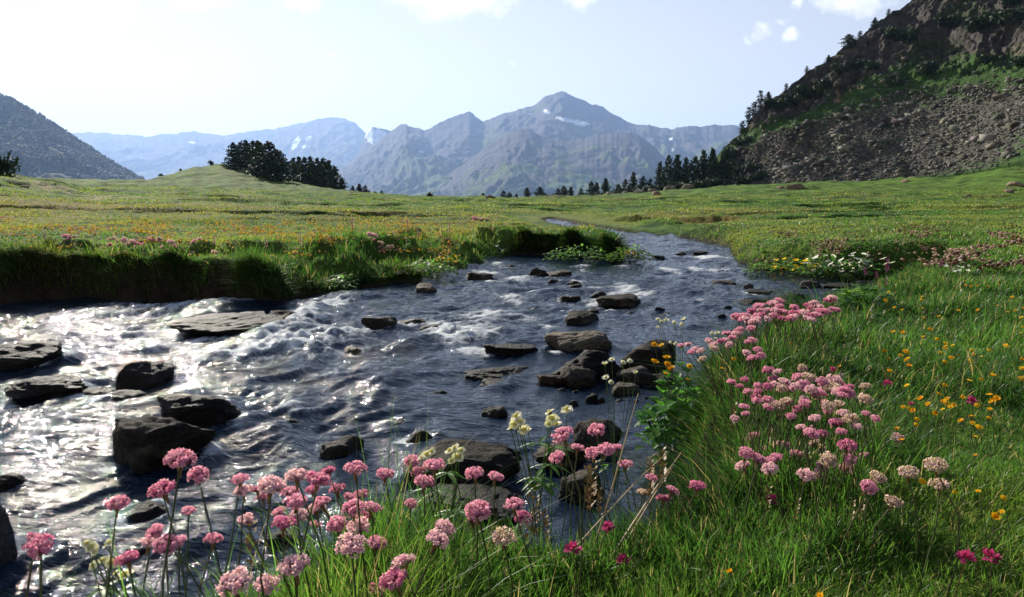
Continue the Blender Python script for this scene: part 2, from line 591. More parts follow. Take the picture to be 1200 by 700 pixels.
def build_ground():
    s = [0.55]
    while s[-1] < 320:
        s.append(s[-1] * 1.0052)
    while s[-1] < 14000:
        s.append(s[-1] * 1.03)
    s = np.array(s)
    yy = s - 2.6
    yy = np.concatenate([[-30, -12, -5, -3], yy])
    wid = np.concatenate([[30, 14, 7, 4], s]) + .4
    u = np.linspace(-1, 1, 640)
    u = np.sign(u) * (np.abs(u) * .8 + .45 * np.abs(u) ** 3)
    Y = np.repeat(yy[:, None], len(u), 1)
    X = u[None, :] * wid[:, None]
    Z, D, gx, gy = ground_h(X, Y, True)
    # colours: turf, dry reddish patches, bare peat on the bank faces, gravel on the bed
    n1 = fbm(X * .25, Y * .25, 4, 51)
    n2 = fbm(X * 1.3, Y * 1.3, 3, 55)
    n3 = fbm(X * .045, Y * .09, 4, 58)
    turf = np.array([.045, .100, .014])
    light = np.array([.100, .142, .022])
    dry = np.array([.150, .105, .040])
    deep = np.array([.014, .042, .009])
    peat = np.array([.018, .014, .010])
    grav = np.array([.05, .045, .035])
    c = turf[None, None] + (light - turf) * smooth(-.2, .5, n1 + .4 * n2)[..., None]
    c = c + (deep - c) * (smooth(.15, .6, -n2 * .6 - n1) * .8)[..., None]
    band = np.exp(-((Y - 19) / 9) ** 2) * smooth(-.3, .4, n3 + n1 * .5) + .6 * smooth(.1, .5, n3) * smooth(20, 40, Y)
    band = band * (1 - .8 * smooth(2.5, 1.0, D))
    c = c + (dry - c) * (np.clip(band, 0, 1) * .75)[..., None]
    green = smooth(45, 70, Y) * np.maximum(smooth(8, 14, X * 80 / np.maximum(Y, 1)), .75 * smooth(-10, -16, X * 80 / np.maximum(Y, 1)))
    c = c + (np.array([.070, .140, .018]) - c) * (green * .75)[..., None]
    face = smooth(.34, .05, D)
    c = c + (peat - c) * face[..., None]
    c = c + (grav - c) * smooth(.02, -.12, D)[..., None]
    tk = smooth(.1, .45, fbm(X * .6, Y * .42, 3, 19)) * smooth(48, 75, Y)
    c = c * (1 - .5 * tk)[..., None]
    valley = smooth(240, 500, Y)
    c = c + (np.array([.04, .06, .03]) - c) * valley[..., None]
    # trodden earth path on the left mound
    pth = np.exp(-((X + 16 + (Y - 28)) / 1.3) ** 2) * smooth(25, 28, Y) * smooth(41, 38, Y) * smooth(-.5, .2, n2)
    c = c + (np.array([.30, .24, .17]) - c) * np.clip(pth * .8, 0, 1)[..., None]
    me = mesh_np("ground", np.stack([X, Y, Z], -1).reshape(-1, 3), grid_quads(len(yy), len(u)), None, [], {'col': c.reshape(-1, 3)})
    m, nt, N, L, p = new_mat("ground_turf")
    a = attr_node(N, 'col')
    n = noise_node(N, L, 9.0, 8, .7)
    nb = noise_node(N, L, .55, 8, .7)
    r = ramp_node(N, L, n.outputs[0], [(.3, (.55, .55, .55)), (.7, (1.45, 1.4, 1.3))])
    r2 = ramp_node(N, L, nb.outputs[0], [(.32, (.6, .68, .6)), (.68, (1.4, 1.3, 1.35))])
    col = mix_node(N, L, 1.0, a.outputs['Color'], r.outputs[0], 'MULTIPLY')
    col = mix_node(N, L, 1.0, col, r2.outputs[0], 'MULTIPLY')
    L.new(col, p.inputs['Base Color'])
    p.inputs['Roughness'].default_value = .95
    p.inputs['Specular IOR Level'].default_value = .1
    b = N.new('ShaderNodeBump')
    b.inputs['Strength'].default_value = .7
    b.inputs['Distance'].default_value = .25
    L.new(nb.outputs[0], b.inputs['Height'])
    b2 = N.new('ShaderNodeBump')
    b2.inputs['Strength'].default_value = .6
    b2.inputs['Distance'].default_value = .03
    L.new(n.outputs[0], b2.inputs['Height'])
    L.new(b.outputs[0], b2.inputs['Normal'])
    L.new(b2.outputs[0], p.inputs['Normal'])
    me.materials.append(m)
    tag(link("ground", me), kind='structure')


build_ground()

# ------------------------------------------------------------------ hills and mountains
def land_material(name, bump=.5, bscale=.02, bdist=20.0, extra=None):
    m, nt, N, L, p = new_mat(name)
    a = attr_node(N, 'col')
    n = noise_node(N, L, bscale, 9, .68)
    r = ramp_node(N, L, n.outputs[0], [(.3, (.65, .65, .65)), (.7, (1.35, 1.35, 1.35))])
    L.new(mix_node(N, L, 1.0, a.outputs['Color'], r.outputs[0], 'MULTIPLY'), p.inputs['Base Color'])
    p.inputs['Roughness'].default_value = .95
    p.inputs['Specular IOR Level'].default_value = .1
    b = N.new('ShaderNodeBump')
    b.inputs['Strength'].default_value = bump
    b.inputs['Distance'].default_value = bdist
    L.new(n.outputs[0], b.inputs['Height'])
    L.new(b.outputs[0], p.inputs['Normal'])
    return m


def ridge_z(px, prof, D, jag, seed):
    xs, ys = zip(*prof)
    py = np.interp(px, xs, ys)
    py = py + jag * 1.1 * fbm(px * .06, px * 0 + seed, 5, seed, .65)
    return CAM_Z + slope(py) * D


def mountain(name, prof, D, depth, base, seed, amp, jag=1.6, snow=(), green=.5, nc=420, nr=150, dyk=None, sc1=1.0, mat=None):
    """a real ridge D metres off: a front flank with spurs and gullies and a back that falls away"""
    px = np.linspace(prof[0][0], prof[-1][0], nc)
    u = uu(px, 180.)
    Dk = np.full(nc, float(D)) if dyk is None else np.interp(px, *zip(*dyk))
    zr = ridge_z(px, prof, Dk, jag, seed)
    t = np.concatenate([np.linspace(0, 1, nr), 1 + np.linspace(0, 1, 30)[1:] * .35])
    Y = Dk[None, :] - depth * (1 - t[:, None])
    X = u[None, :] * Y
    f = np.where(t < 1, t ** 1.25, 1 - (t - 1) * 1.6)
    Zb = base + (zr[None, :] - base) * f[:, None]
    env = (np.sin(np.clip(t, 0, 1) * math.pi) ** .7)[:, None] * np.ones_like(X)
    k = 1.0 / (depth * .30) * sc1
    rx = X * k + .5 * fbm(X * k * .7, Y * k * .7, 2, seed + 9)
    rd = ridged(rx * 1.2, Y * k * .45, 5, seed + 3, .52)
    Z = Zb + 0.62 * amp * env * (rd - .55) + amp * .06 * env * fbm(X * k * 7, Y * k * 7, 4, seed + 5)
    gn = fbm(X * k * 2.2, Y * k * 2.2, 4, seed + 7)
    rock = np.array([.080, .070, .070])
    grass = np.array([.085, .120, .030])
    dark = np.array([.03, .045, .025])
    c = rock + (grass - rock) * (smooth(-.25, .35, gn + (.55 - t[:, None]) * 1.5 + (rd - .6)) * green)[..., None]
    c = c + (dark - c) * (smooth(.05, .45, -gn + (.3 - t[:, None]) * 1.5) * .8)[..., None]
    PX, PY = project(X, Y, Z)
    sn = fbm(X * k * 9, Y * k * 9, 4, seed + 77)
    for (sx, sy, rx_, ry_, rot) in snow:
        ca, sa = math.cos(rot), math.sin(rot)
        ax, ay = (PX - sx) * ca + (PY - sy) * sa, -(PX - sx) * sa + (PY - sy) * ca
        q = 1 - np.sqrt((ax / rx_) ** 2 + (ay / ry_) ** 2) + sn * .28
        c = np.where((q > 0)[..., None], np.array([.85, .87, .9]), c)
    me = mesh_np(name, np.stack([X, Y, Z], -1).reshape(-1, 3), grid_quads(len(t), nc), None, [mat], {'col': c.reshape(-1, 3)})
    return tag(link(name, me), kind='structure')


M_MOUNT = land_material("mountain_rock", .7, .012, 40.0)
M_NEARHILL = land_material("forest_floor", .6, .05, 6.0)

FAR_LEFT = [(-60, 175), (40, 162), (100, 155), (140, 157), (170, 160), (200, 157), (230, 154), (262, 159), (300, 153), (330, 150), (345, 146),
            (375, 140), (392, 137), (405, 139), (418, 144), (430, 158), (445, 172), (470, 186), (520, 205)]
FAR_GAP = [(400, 230), (414, 200), (422, 172), (430, 156), (437, 149), (446, 150), (457, 153), (480, 165), (510, 180), (540, 190)]
MAIN = [(340, 240), (372, 222), (400, 196), (430, 176), (455, 156), (466, 148), (476, 145), (490, 151), (497, 153), (520, 142), (540, 133), (550, 130),
        (560, 138), (567, 142), (585, 135), (600, 131), (625, 123), (637, 114), (650, 110), (658, 108), (668, 111), (680, 117), (692, 122), (706, 126), (720, 135),
        (732, 142), (745, 146), (770, 149), (785, 152), (800, 149), (830, 147), (856, 147), (890, 150), (930, 158), (1020, 170)]
FRONT = [(430, 240), (480, 226), (515, 212), (545, 190), (575, 168), (595, 156), (608, 151), (622, 153), (640, 162), (662, 166), (680, 163),
         (700, 158), (722, 155), (738, 156), (750, 160), (764, 170), (780, 186), (800, 203), (830, 220), (860, 232)]
mountain("far_mountain_range", FAR_LEFT, 11500, 4200, -150, 4, 300, 1.3,
         [(347, 168, 9, 3.2, -1.0), (361, 162, 4, 2, -.6), (356, 172, 3, 2, -.8), (225, 167, 5, 1.0, .1)], .4, mat=M_MOUNT)
mountain("snowy_gap_ridge", FAR_GAP, 7600, 1500, -150, 12, 60, .5, [(441, 160, 15, 9, .35), (464, 157, 5, 2.5, .3)], .2, nc=200, nr=90, mat=M_MOUNT)
mountain("main_mountain", MAIN, 6600, 3000, -140, 23, 330, 1.5,
         [(668, 142, 19, 2.0, .28), (678, 144, 11, 2.6, .12), (641, 131, 4, 1.6, .5), (620, 134, 3, 1.3, 0), (786, 163, 2.5, 1.5, 0), (494, 178, 3, 1.2, 0), (788, 176, 1.5, 1.5, 0)],
         .75, nc=620, nr=220, mat=M_MOUNT)
mountain("front_mountain_spur", FRONT, 4600, 1900, -135, 37, 190, 1.2, [], 1.0, nc=420, nr=170, mat=M_MOUNT)

LEFT_HILL = [(-420, 10), (-200, 55), (-80, 88), (0, 108), (25, 119), (50, 135), (75, 151), (100, 169), (120, 183), (140, 196), (160, 207), (185, 220), (230, 236)]


def left_hill_point(px, t):
    D = 2200.0
    zr = ridge_z(px, LEFT_HILL, D, 1.0, 61)
    Y = D - 970 * (1 - t)
    X = uu(px, 180.) * Y
    f = np.where(t < 1, np.clip(t, 0, 1) ** 1.1, 1 - (t - 1) * 1.6)
    Z = -105 + (zr + 105) * f
    env = np.sin(np.clip(t, 0, 1) * math.pi) ** .7
    Z = Z + 60 * env * (ridged(X * .0042, Y * .0018, 4, 63) - .6)
    return X, Y, Z


def build_left_hill():
    px, t = np.meshgrid(np.linspace(-420, 230, 260), np.concatenate([np.linspace(0, 1, 110), np.linspace(1.02, 1.4, 12)]))
    X, Y, Z = left_hill_point(px, t)
    n = fbm(X * .009, Y * .009, 3, 66)
    c = np.array([.018, .030, .014]) + (np.array([.04, .048, .022]) - np.array([.018, .030, .014])) * smooth(.1, .6, n)[..., None]
    me = mesh_np("wooded_hill", np.stack([X, Y, Z], -1).reshape(-1, 3), grid_quads(*px.shape), None, [M_NEARHILL], {'col': c.reshape(-1, 3)})
    tag(link("wooded_hill", me), kind='structure')
    # the far-off wood that covers it
    rng = np.random.default_rng(5)
    bag = Bag()
    n_t = 22000
    fpx = rng.uniform(-160, 228, n_t)
    ft = 1 - rng.uniform(0, 1, n_t) ** 1.2
    fx, fy, fz = left_hill_point(fpx, ft)
    dens = fbm(fx * .009, fy * .009, 3, 66)
    keep = (dens < .35 + .3 * rng.random(n_t))
    fx, fy, fz = fx[keep], fy[keep], fz[keep]
    for i in range(len(fx)):
        h = rng.uniform(5, 11)
        r = h * rng.uniform(.36, .55)
        k = 6
        a = np.arange(k) / k * 6.283 + rng.random() * 6
        rr = r * rng.uniform(.7, 1.25, k)
        ring1 = np.stack([np.cos(a) * rr, np.sin(a) * rr, np.full(k, h * .15) + rng.uniform(-.4, .4, k)], 1)
        rr2 = rr * rng.uniform(.45, .8, k)
        ring2 = np.stack([np.cos(a + .4) * rr2, np.sin(a + .4) * rr2, np.full(k, h * .6) + rng.uniform(-.8, .8, k)], 1)
        v = np.concatenate([ring1, ring2, [[rng.uniform(-.3, .3), 0, h]]]) + (fx[i], fy[i], fz[i] - .5)
        q = [(j, (j + 1) % k, k + (j + 1) % k, k + j) for j in range(k)]
        tr = [(k + j, k + (j + 1) % k, 2 * k) for j in range(k)]
        g = rng.uniform(.8, 1.2)
        bag.add(v, q, tr, np.array([.008, .017, .011]) * g)
    o = link("distant_forest", bag.mesh("distant_forest", M_NEEDLE, False))
    tag(o, "dark bluish forest covering the steep hillside at the left edge", "forest", None, 'stuff')


build_left_hill()

# the craggy hillside on the right
HB = [(790, 224, 140), (840, 221, 128), (880, 218, 118), (920, 216, 112), (1000, 213, 106), (1060, 208, 102), (1100, 203, 98), (1150, 194, 92), (1200, 182, 86), (1300, 160, 80), (1500, 120, 74), (1800, 80, 70)]
HTOP = [(790, 222), (815, 205), (835, 186), (850, 168), (870, 148), (890, 124), (920, 101), (940, 84), (960, 73), (1000, 44), (1030, 22), (1060, 0), (1120, -44), (1200, -100), (1300, -165), (1500, -260), (1800, -330)]


def hill_point(px, t, crag=True):
    """point on the crag hillside: photo column px, t 0 at the foot to 1 on the skyline"""
    px = np.asarray(px, float)
    t = np.asarray(t, float)
    b = np.array(HB)
    pyb, D = np.interp(px, b[:, 0], b[:, 1]), np.interp(px, b[:, 0], b[:, 2])
    pyt = np.interp(px, [p[0] for p in HTOP], [p[1] for p in HTOP])
    st = slope(pyt)
    D2 = D / (1 - 1.22 * np.clip(st, 0, .5))
    tc = np.clip(t, 0, 1)
    prof = tc ** 1.12
    back = np.clip(t - 1, 0, 1)
    y = D + (D2 - D) * tc + back * 30
    zb = CAM_Z + slope(pyb) * D - .4
    zt = CAM_Z + st * D2
    z = zb + (zt - zb) * prof - back * back * 14 + np.minimum(t, 0) * 80
    # steer columns with the true row so the skyline stays where it is
    u = (px - 600) / FOCAL / (CP + (z - CAM_Z) / y * SP + 0 * y) * (CP + SP * (z - CAM_Z) / y) / CP
    x = u * y * (CP - (z - CAM_Z) / y * SP)
    if not crag:
        return x, y, z
    zone = hill_cliff(px, t)
    e = np.sin(np.clip(t, 0, 1.0) * math.pi * .97) ** .5
    s = x * .7 - y * .7
    n = ridged(s * .09 + .3 * noise2(s * .2, z * .2, 3), z * .07 + s * .05, 5, 71, .58) - .62
    strata = ridged(z * .22 + s * .11, s * .03, 3, 75, .6) - .6
    amt = zone * e * (3.4 * n + 1.3 * strata) + (1 - zone) * e * .5 * fbm(s * .25, z * .3, 4, 79)
    amt = amt + zone * .5 * fbm(s * .8, z * .8, 3, 83) * smooth(.02, .1, t)
    return x - amt * .45, y - amt * .75, z + amt * .35


def strip_row(px):
    """photo row of the lower edge of the grass band that slants up the hillside"""
    return np.interp(px, [780, 840, 860, 900, 950, 1000, 1060, 1100, 1200, 1400], [205, 186, 176, 154, 142, 121, 104, 100, 92, 60])


def rows_of(px, t):
    x, y, z = hill_point(px, t, False)
    return project(x, y, z)[1]


def hill_cliff(px, t):
    r = rows_of(px, t)
    lo = strip_row(px)
    return smooth(lo - 4, lo - 16, r)


def build_crag():
    px, t = np.meshgrid(np.concatenate([np.linspace(790, 1240, 560), np.linspace(1245, 1800, 120)]), np.concatenate([np.linspace(-.03, 1, 300), np.linspace(1.03, 2, 12)]))
    X, Y, Z = hill_point(px, t)
    r = rows_of(px, t)
    lo = strip_row(px)
    n1 = fbm(px * .02, r * .05, 4, 91)
    n2 = fbm(px * .11, r * .16, 4, 95)
    n3 = fbm(px * .3, r * .4, 3, 97)
    scree = np.array([.082, .077, .063])
    cliff = np.array([.050, .044, .040])
    tan = np.array([.20, .155, .105])
    grass = np.array([.032, .068, .014])
    c = scree * (1 + .35 * n2)[..., None]
    zc = smooth(lo - 3, lo - 14, r)
    cl = cliff * (1 + .5 * n2)[..., None]
    cl = cl + (tan - cl) * (smooth(.25, .7, n1 + .5 * n2) * .55)[..., None]
    # the bare tan outcrop above the grass
    q = 1 - np.sqrt(((px - 985) / 26) ** 2 + ((r - 122 + (px - 985) * .5) / 17) ** 2) + .5 * n2
    cl = cl + (tan * 1.15 - cl) * smooth(0, .3, q)[..., None]
    veg = smooth(.0, .35, n3 * .5 + n1 - .12) * (1 - smooth(0, .3, q))
    cl = cl + (np.array([.02, .034, .012]) - cl) * (veg * .85)[..., None]
    c = c + (cl - c) * zc[..., None]
    gw = np.interp(px, [830, 860, 900, 950, 1000, 1060, 1120, 1200], [8, 14, 10, 12, 16, 26, 26, 22])
    g = smooth(1.15, .75, np.abs(r - (lo - gw * .35)) / gw + .55 * n2 + .25 * n3)
    g = np.maximum(g, smooth(1170, 1215, px + (r - 165) * .9 + 25 * n2) * smooth(105, 140, r))
    g = np.maximum(g, smooth(.045, .0, t + .03 * n2))
    g = np.maximum(g, .8 * smooth(.42, .62, n1 * .6 + n2 * .6) * (1 - zc))
    c = c + (grass * (1 + .4 * n3)[..., None] - c) * g[..., None]
    me = mesh_np("crag_hillside", np.stack([X, Y, Z], -1).reshape(-1, 3), grid_quads(*px.shape), None, [land_material("crag_rock", .8, .9, .5)], {'col': c.reshape(-1, 3)})
    tag(link("crag_hillside", me), kind='structure')
    # loose stones of the scree
    rng = np.random.default_rng(8)
    N = 24000
    sp = rng.uniform(815, 1290, N)
    stt = rng.uniform(0.0, .75, N)
    rr = rows_of(sp, stt)
    l2 = strip_row(sp)
    gr = smooth(1170, 1215, sp + (rr - 165) * .9 + 25 * fbm(sp * .11, rr * .16, 4, 95)) * smooth(105, 140, rr)
    up = (rr < l2)
    keep = ((~up & (gr < rng.random(N))) | (up & (rng.random(N) < .10) & (rr > l2 - 45)))
    sp, stt = sp[keep], stt[keep]
    x, y, z = hill_point(sp, stt)
    cube = np.array([(a, b, d) for d in (-1, 1) for b in (-1, 1) for a in (-1, 1)], float)
    cq = np.array([(0, 2, 3, 1), (4, 5, 7, 6), (0, 1, 5, 4), (2, 6, 7, 3), (0, 4, 6, 2), (1, 3, 7, 5)])
    n = len(sp)
    size = (.6 + .8 * smooth(-.2, .6, fbm(sp * .03, rows_of(sp, stt) * .06, 3, 93))) * (.07 + .13 * rng.random(n) ** 2.5 + (rng.random(n) < .05) * rng.random(n) * .4)
    v = cube[None] * (1 + rng.uniform(-.45, .25, (n, 8, 3)))
    v = v * (size[:, None] * np.stack([rng.uniform(.9, 1.8, n), rng.uniform(.8, 1.4, n), rng.uniform(.35, .8, n)], 1))[:, None, :]
    a = rng.uniform(0, 6.283, n)
    b = rng.uniform(-.7, .3, n)
    ca, sa, cb, sb = np.cos(a), np.sin(a), np.cos(b), np.sin(b)
    vx = v[..., 0] * ca[:, None] - v[..., 1] * sa[:, None]
    vy = v[..., 0] * sa[:, None] + v[..., 1] * ca[:, None]
    vz = v[..., 2]
    v = np.stack([vx, vy * cb[:, None] - vz * sb[:, None], vy * sb[:, None] + vz * cb[:, None]], -1)
    v = v + np.stack([x, y, z + .05], 1)[:, None]
    col = np.array([.145, .135, .114])[None] * (rng.uniform(.25, 1.5, (n, 1)) * (.75 + .5 * fbm(sp * .02, rows_of(sp, stt) * .03, 3, 92))[:, None]) * np.interp(sp, [815, 960, 1200], [.55, .9, 1.1])[:, None] * np.array([1, 1, 1]) + rng.uniform(-.012, .012, (n, 3))
    q = (cq[None] + (np.arange(n) * 8)[:, None, None]).reshape(-1, 4)
    me = mesh_np("scree_stones", v.reshape(-1, 3), q, None, [matte_material("scree_stone", .9, .4, 5.0, .3)], {'col': np.repeat(np.clip(col, .01, 1), 8, 0)}, False)
    tag(link("scree_stones", me), "tan and grey loose stones of the scree below the grass band", "scree", None, 'stuff')


build_crag()


def build_haze():
    x0, x1, y0, y1, z0, z1 = -14000, 14000, -60, 15500, -230, 1330
    bm = bmesh.new()
    bmesh.ops.create_cube(bm, size=1)
    for v in bm.verts:
        v.co = Vector((x0 if v.co.x < 0 else x1, y0 if v.co.y < 0 else y1, z0 if v.co.z < 0 else z1))
    me = bpy.data.meshes.new("haze")
    bm.to_mesh(me)
    bm.free()
    m = bpy.data.materials.new("haze_air")
    m.use_nodes = True
    N, L = m.node_tree.nodes, m.node_tree.links
    N.clear()
    out = N.new('ShaderNodeOutputMaterial')
    pv = N.new('ShaderNodeVolumePrincipled')
    pv.inputs['Color'].default_value = (.38, .575, .98, 1)
    pv.inputs['Density'].default_value = HAZE
    pv.inputs['Anisotropy'].default_value = .32
    L.new(pv.outputs[0], out.inputs['Volume'])
    me.materials.append(m)
    tag(link("haze", me), "pale blue haze lying in the valley air", "haze", None, 'stuff')


HAZE = 0.70e-4
build_haze()

# ------------------------------------------------------------------ stones: where each one stands in the stream or meadow
def icosphere(sub):
    bm = bmesh.new()
    bmesh.ops.create_icosphere(bm, subdivisions=sub, radius=1.0)
    v = np.array([x.co[:] for x in bm.verts])
    f = np.array([[x.index for x in g.verts] for g in bm.faces])
    bm.free()
    return v, f


ICO = {k: icosphere(k) for k in (2, 3, 4, 5)}


def rock_material():
    m, nt, N, L, p = new_mat("river_rock")
    a = attr_node(N, 'col')
    wet = attr_node(N, 'wet')
    n = noise_node(N, L, 14, 9, .72)
    n2 = noise_node(N, L, 3.0, 6, .6, 'Object', (1, 1, 5))
    n3 = noise_node(N, L, 55, 6, .7)
    vo = N.new('ShaderNodeTexVoronoi')
    vo.feature = 'DISTANCE_TO_EDGE'
    vo.inputs['Scale'].default_value = 7.0
    tcv = N.new('ShaderNodeTexCoord')
    wv = N.new('ShaderNodeMixRGB')
    wv.inputs[0].default_value = .25
    L.new(tcv.outputs['Object'], wv.inputs[1])
    L.new(n.outputs['Color'], wv.inputs[2])
    L.new(wv.outputs[0], vo.inputs['Vector'])
    crack = ramp_node(N, L, vo.outputs['Distance'], [(0, (.25,) * 3), (.035, (1,) * 3)])
    r = ramp_node(N, L, n.outputs[0], [(.28, (.45, .45, .45)), (.72, (1.6, 1.55, 1.5))])
    r2 = ramp_node(N, L, n2.outputs[0], [(.3, (.6, .6, .62)), (.7, (1.35, 1.3, 1.22))])
    c = mix_node(N, L, 1.0, a.outputs['Color'], r.outputs[0], 'MULTIPLY')
    c = mix_node(N, L, 1.0, c, r2.outputs[0], 'MULTIPLY')
    c = mix_node(N, L, 1.0, c, crack.outputs[0], 'MULTIPLY')
    r3 = ramp_node(N, L, n3.outputs[0], [(.3, (.7,) * 3), (.7, (1.3,) * 3)])
    c = mix_node(N, L, 1.0, c, r3.outputs[0], 'MULTIPLY')
    L.new(c, p.inputs['Base Color'])
    rr = ramp_node(N, L, wet.outputs['Fac'], [(0, (.85,) * 3), (1, (.5,) * 3)])
    L.new(rr.outputs[0], p.inputs['Roughness'])
    p.inputs['Specular IOR Level'].default_value = .1
    b = N.new('ShaderNodeBump')
    b.inputs['Strength'].default_value = 1.0
    b.inputs['Distance'].default_value = .035
    L.new(n.outputs[0], b.inputs['Height'])
    b2 = N.new('ShaderNodeBump')
    b2.inputs['Strength'].default_value = .8
    b2.inputs['Distance'].default_value = .008
    L.new(n3.outputs[0], b2.inputs['Height'])
    L.new(b.outputs[0], b2.inputs['Normal'])
    L.new(b2.outputs[0], p.inputs['Normal'])
    return m


M_ROCK = rock_material()
KIND = {'dark': ((.036, .032, .027), .25), 'wet': ((.016, .0145, .013), .8), 'grey': ((.074, .068, .059), .05), 'tan': ((.105, .075, .050), .05),
        'pale': ((.165, .148, .12), .0), 'blue': ((.085, .095, .11), .2)}
ROCKS = [  # column, row of the waterline, width, height (photo px), kind, flatness of top, tilt, label
    (188, 546, 118, 60, 'dark', .5, .1, "big smooth dark brown boulder nearest the left shore flowers"),
    (238, 502, 100, 44, 'wet', .4, -.3, "wet black boulder touching the back of the big brown boulder"),
    (56, 466, 88, 24, 'wet', .5, 0, "low wet black rock alone in the glittering shallows at far left"),
    (172, 454, 62, 34, 'wet', .2, .5, "ridged wet rock with a split top in the glittering water"),
    (150, 471, 40, 17, 'wet', .3, .2, "small wet rock just in front of the ridged split rock"),
    (24, 432, 108, 34, 'wet', .5, .3, "wet rock with water pouring over it at the left edge"),
    (278, 394, 148, 26, 'wet', .2, -.5, "long slanting wet slab under the dark left bank"),
    (332, 378, 50, 18, 'dark', .4, 0, "dark rounded rock between the long slab and the left bank"),
    (445, 384, 42, 19, 'wet', .4, 0, "round wet rock rising from white water in mid stream"),
    (483, 379, 36, 8, 'wet', .5, 0, "flat wet rock right behind the round mid-stream rock"),
    (598, 416, 64, 18, 'wet', .5, -.1, "broad wet rock left of the black block in mid stream"),
    (583, 441, 80, 10, 'wet', .6, 0, "sheet of rock barely breaking the water in front of the broad wet rock"),
    (682, 379, 40, 18, 'dark', .2, -.5, "wedge-shaped brown rock alone in calm blue water"),
    (726, 359, 54, 17, 'dark', .8, -.35, "log-like flat grey slab lying slantwise in the stream"),
    (668, 352, 26, 8, 'wet', .4, 0, "small dark rock right behind the log-like slab"),
    (676, 411, 78, 24, 'pale', .8, -.3, "sunlit pale flat slab leaning on the black block"),
    (688, 448, 88, 44, 'wet', .75, 0, "big black block of rock in the middle of the stone cluster"),
    (758, 440, 66, 44, 'dark', .7, 0, "dark block with a flat sunlit top beside the yellow flowers"),
    (677, 454, 44, 24, 'grey', .4, .1, "grey rounded stone in front of the big black block"),
    (645, 451, 32, 15, 'tan', .4, 0, "small reddish tan stone left of the grey rounded stone"),
    (693, 469, 15, 11, 'wet', .3, 0, "tiny black stone alone in front of the stone cluster"),
    (733, 462, 34, 16, 'pale', .6, 0, "flat pale stone in shallow water below the dark block"),
    (744, 452, 46, 22, 'grey', .5, .2, "grey stone tucked under the white flowers by the dark block"),
    (772, 452, 38, 18, 'grey', .5, 0, "grey stone at the foot of the yellow flower clump"),
    (580, 490, 32, 17, 'grey', .5, 0, "dull grey stone half sunk in open water"),
    (402, 534, 54, 23, 'grey', .5, -.25, "tan grey flat-topped rock alone above the foreground thrift"),
    (496, 520, 44, 18, 'grey', .4, -.2, "brown pointed rock beside the streaming water behind the foreground"),
    (542, 568, 150, 46, 'dark', .7, .2, "wide dark slab with a cracked top behind the foreground thrift"),
    (560, 606, 150, 30, 'wet', .8, .1, "lower black ledge in front of the wide cracked slab"),
    (680, 588, 56, 34, 'grey', .6, .15, "smooth light grey stone standing in shade by the near bank"),
    (700, 528, 60, 38, 'grey', .5, -.2, "rounded brown grey rock behind the straw stalks"),
    (656, 545, 64, 24, 'tan', .5, .1, "brown rock half hidden behind the cream flowers"),
    (782, 560, 54, 32, 'pale', .5, .2, "pale lichened rock at the foot of the overhanging near bank"),
    (800, 536, 40, 14, 'grey', .5, 0, "grey rock in the shadow of the leafy clump"),
    (500, 342, 26, 13, 'pale', .4, 0, "pale rock under the flowery point of the left bank"),
    (562, 326, 32, 9, 'grey', .4, 0, "light grey rock at the tip of the left bank"),
    (630, 322, 20, 11, 'dark', .4, 0, "small dark peaked rock far up the stream"),
    (656, 323, 32, 8, 'dark', .5, 0, "low brown rock beside the small peaked rock far up the stream"),
    (650, 331, 16, 6, 'wet', .5, 0, "little wet stone in front of the two far brown rocks"),
    (700, 347, 24, 8, 'wet', .4, 0, "wet stone with foam around it behind the log-like slab"),
    (774, 366, 14, 9, 'wet', .4, 0, "small black stone alone in the calm blue reach"),
    (846, 334, 30, 6, 'tan', .5, 0, "flat tan stone in the blue reach below the far bank"),
    (877, 336, 12, 5, 'pale', .5, 0, "small pale stone in the blue reach below the far bank"),
    (889, 344, 34, 6, 'dark', .6, 0, "thin flat dark slab beyond the pink flower band"),
    (926, 349, 34, 8, 'wet', .6, 0, "black slab just behind the pink flower band"),
    (884, 356, 46, 8, 'wet', .6, 0, "low black slab close behind the left half of the pink flower band"),
    (950, 336, 26, 9, 'grey', .5, 0, "grey stone at the foot of the white and yellow flowers on the far bank"),
    (985, 338, 42, 8, 'dark', .6, 0, "flat dark stone along the far bank under the white flowers"),
    (1030, 338, 60, 10, 'grey', .6, 0, "flat grey rock between the two patches of white flowers"),
    (1072, 337, 50, 12, 'grey', .6, 0, "grey rock carrying the right-hand patch of white flowers"),
    (772, 303, 16, 5, 'dark', .4, 0, "small dark stone right of the yellow flower islet"),
    (798, 298, 14, 4, 'dark', .4, 0, "little dark stone in the farthest blue water"),
    (820, 297, 18, 4, 'wet', .4, 0, "wet stone near the far right bank of the upper stream"),
    (2, 668, 46, 84, 'blue', .5, 0, "blue grey boulder cut by the left edge of the view"),
    (10, 574, 46, 20, 'wet', .5, 0, "black rock lying behind the blue grey boulder at the left edge"),
    (170, 614, 56, 20, 'wet', .5, -.2, "wet stone in foam behind the leftmost thrift flowers"),
    (330, 636, 46, 14, 'wet', .5, .1, "wet dark rock at the grass edge behind the foreground thrift"),
    (165, 655, 46, 14, 'wet', .5, .1, "wet brown rock under the cream flowers at lower left"),
]
FOAM_EXTRA, WAKES = [], []
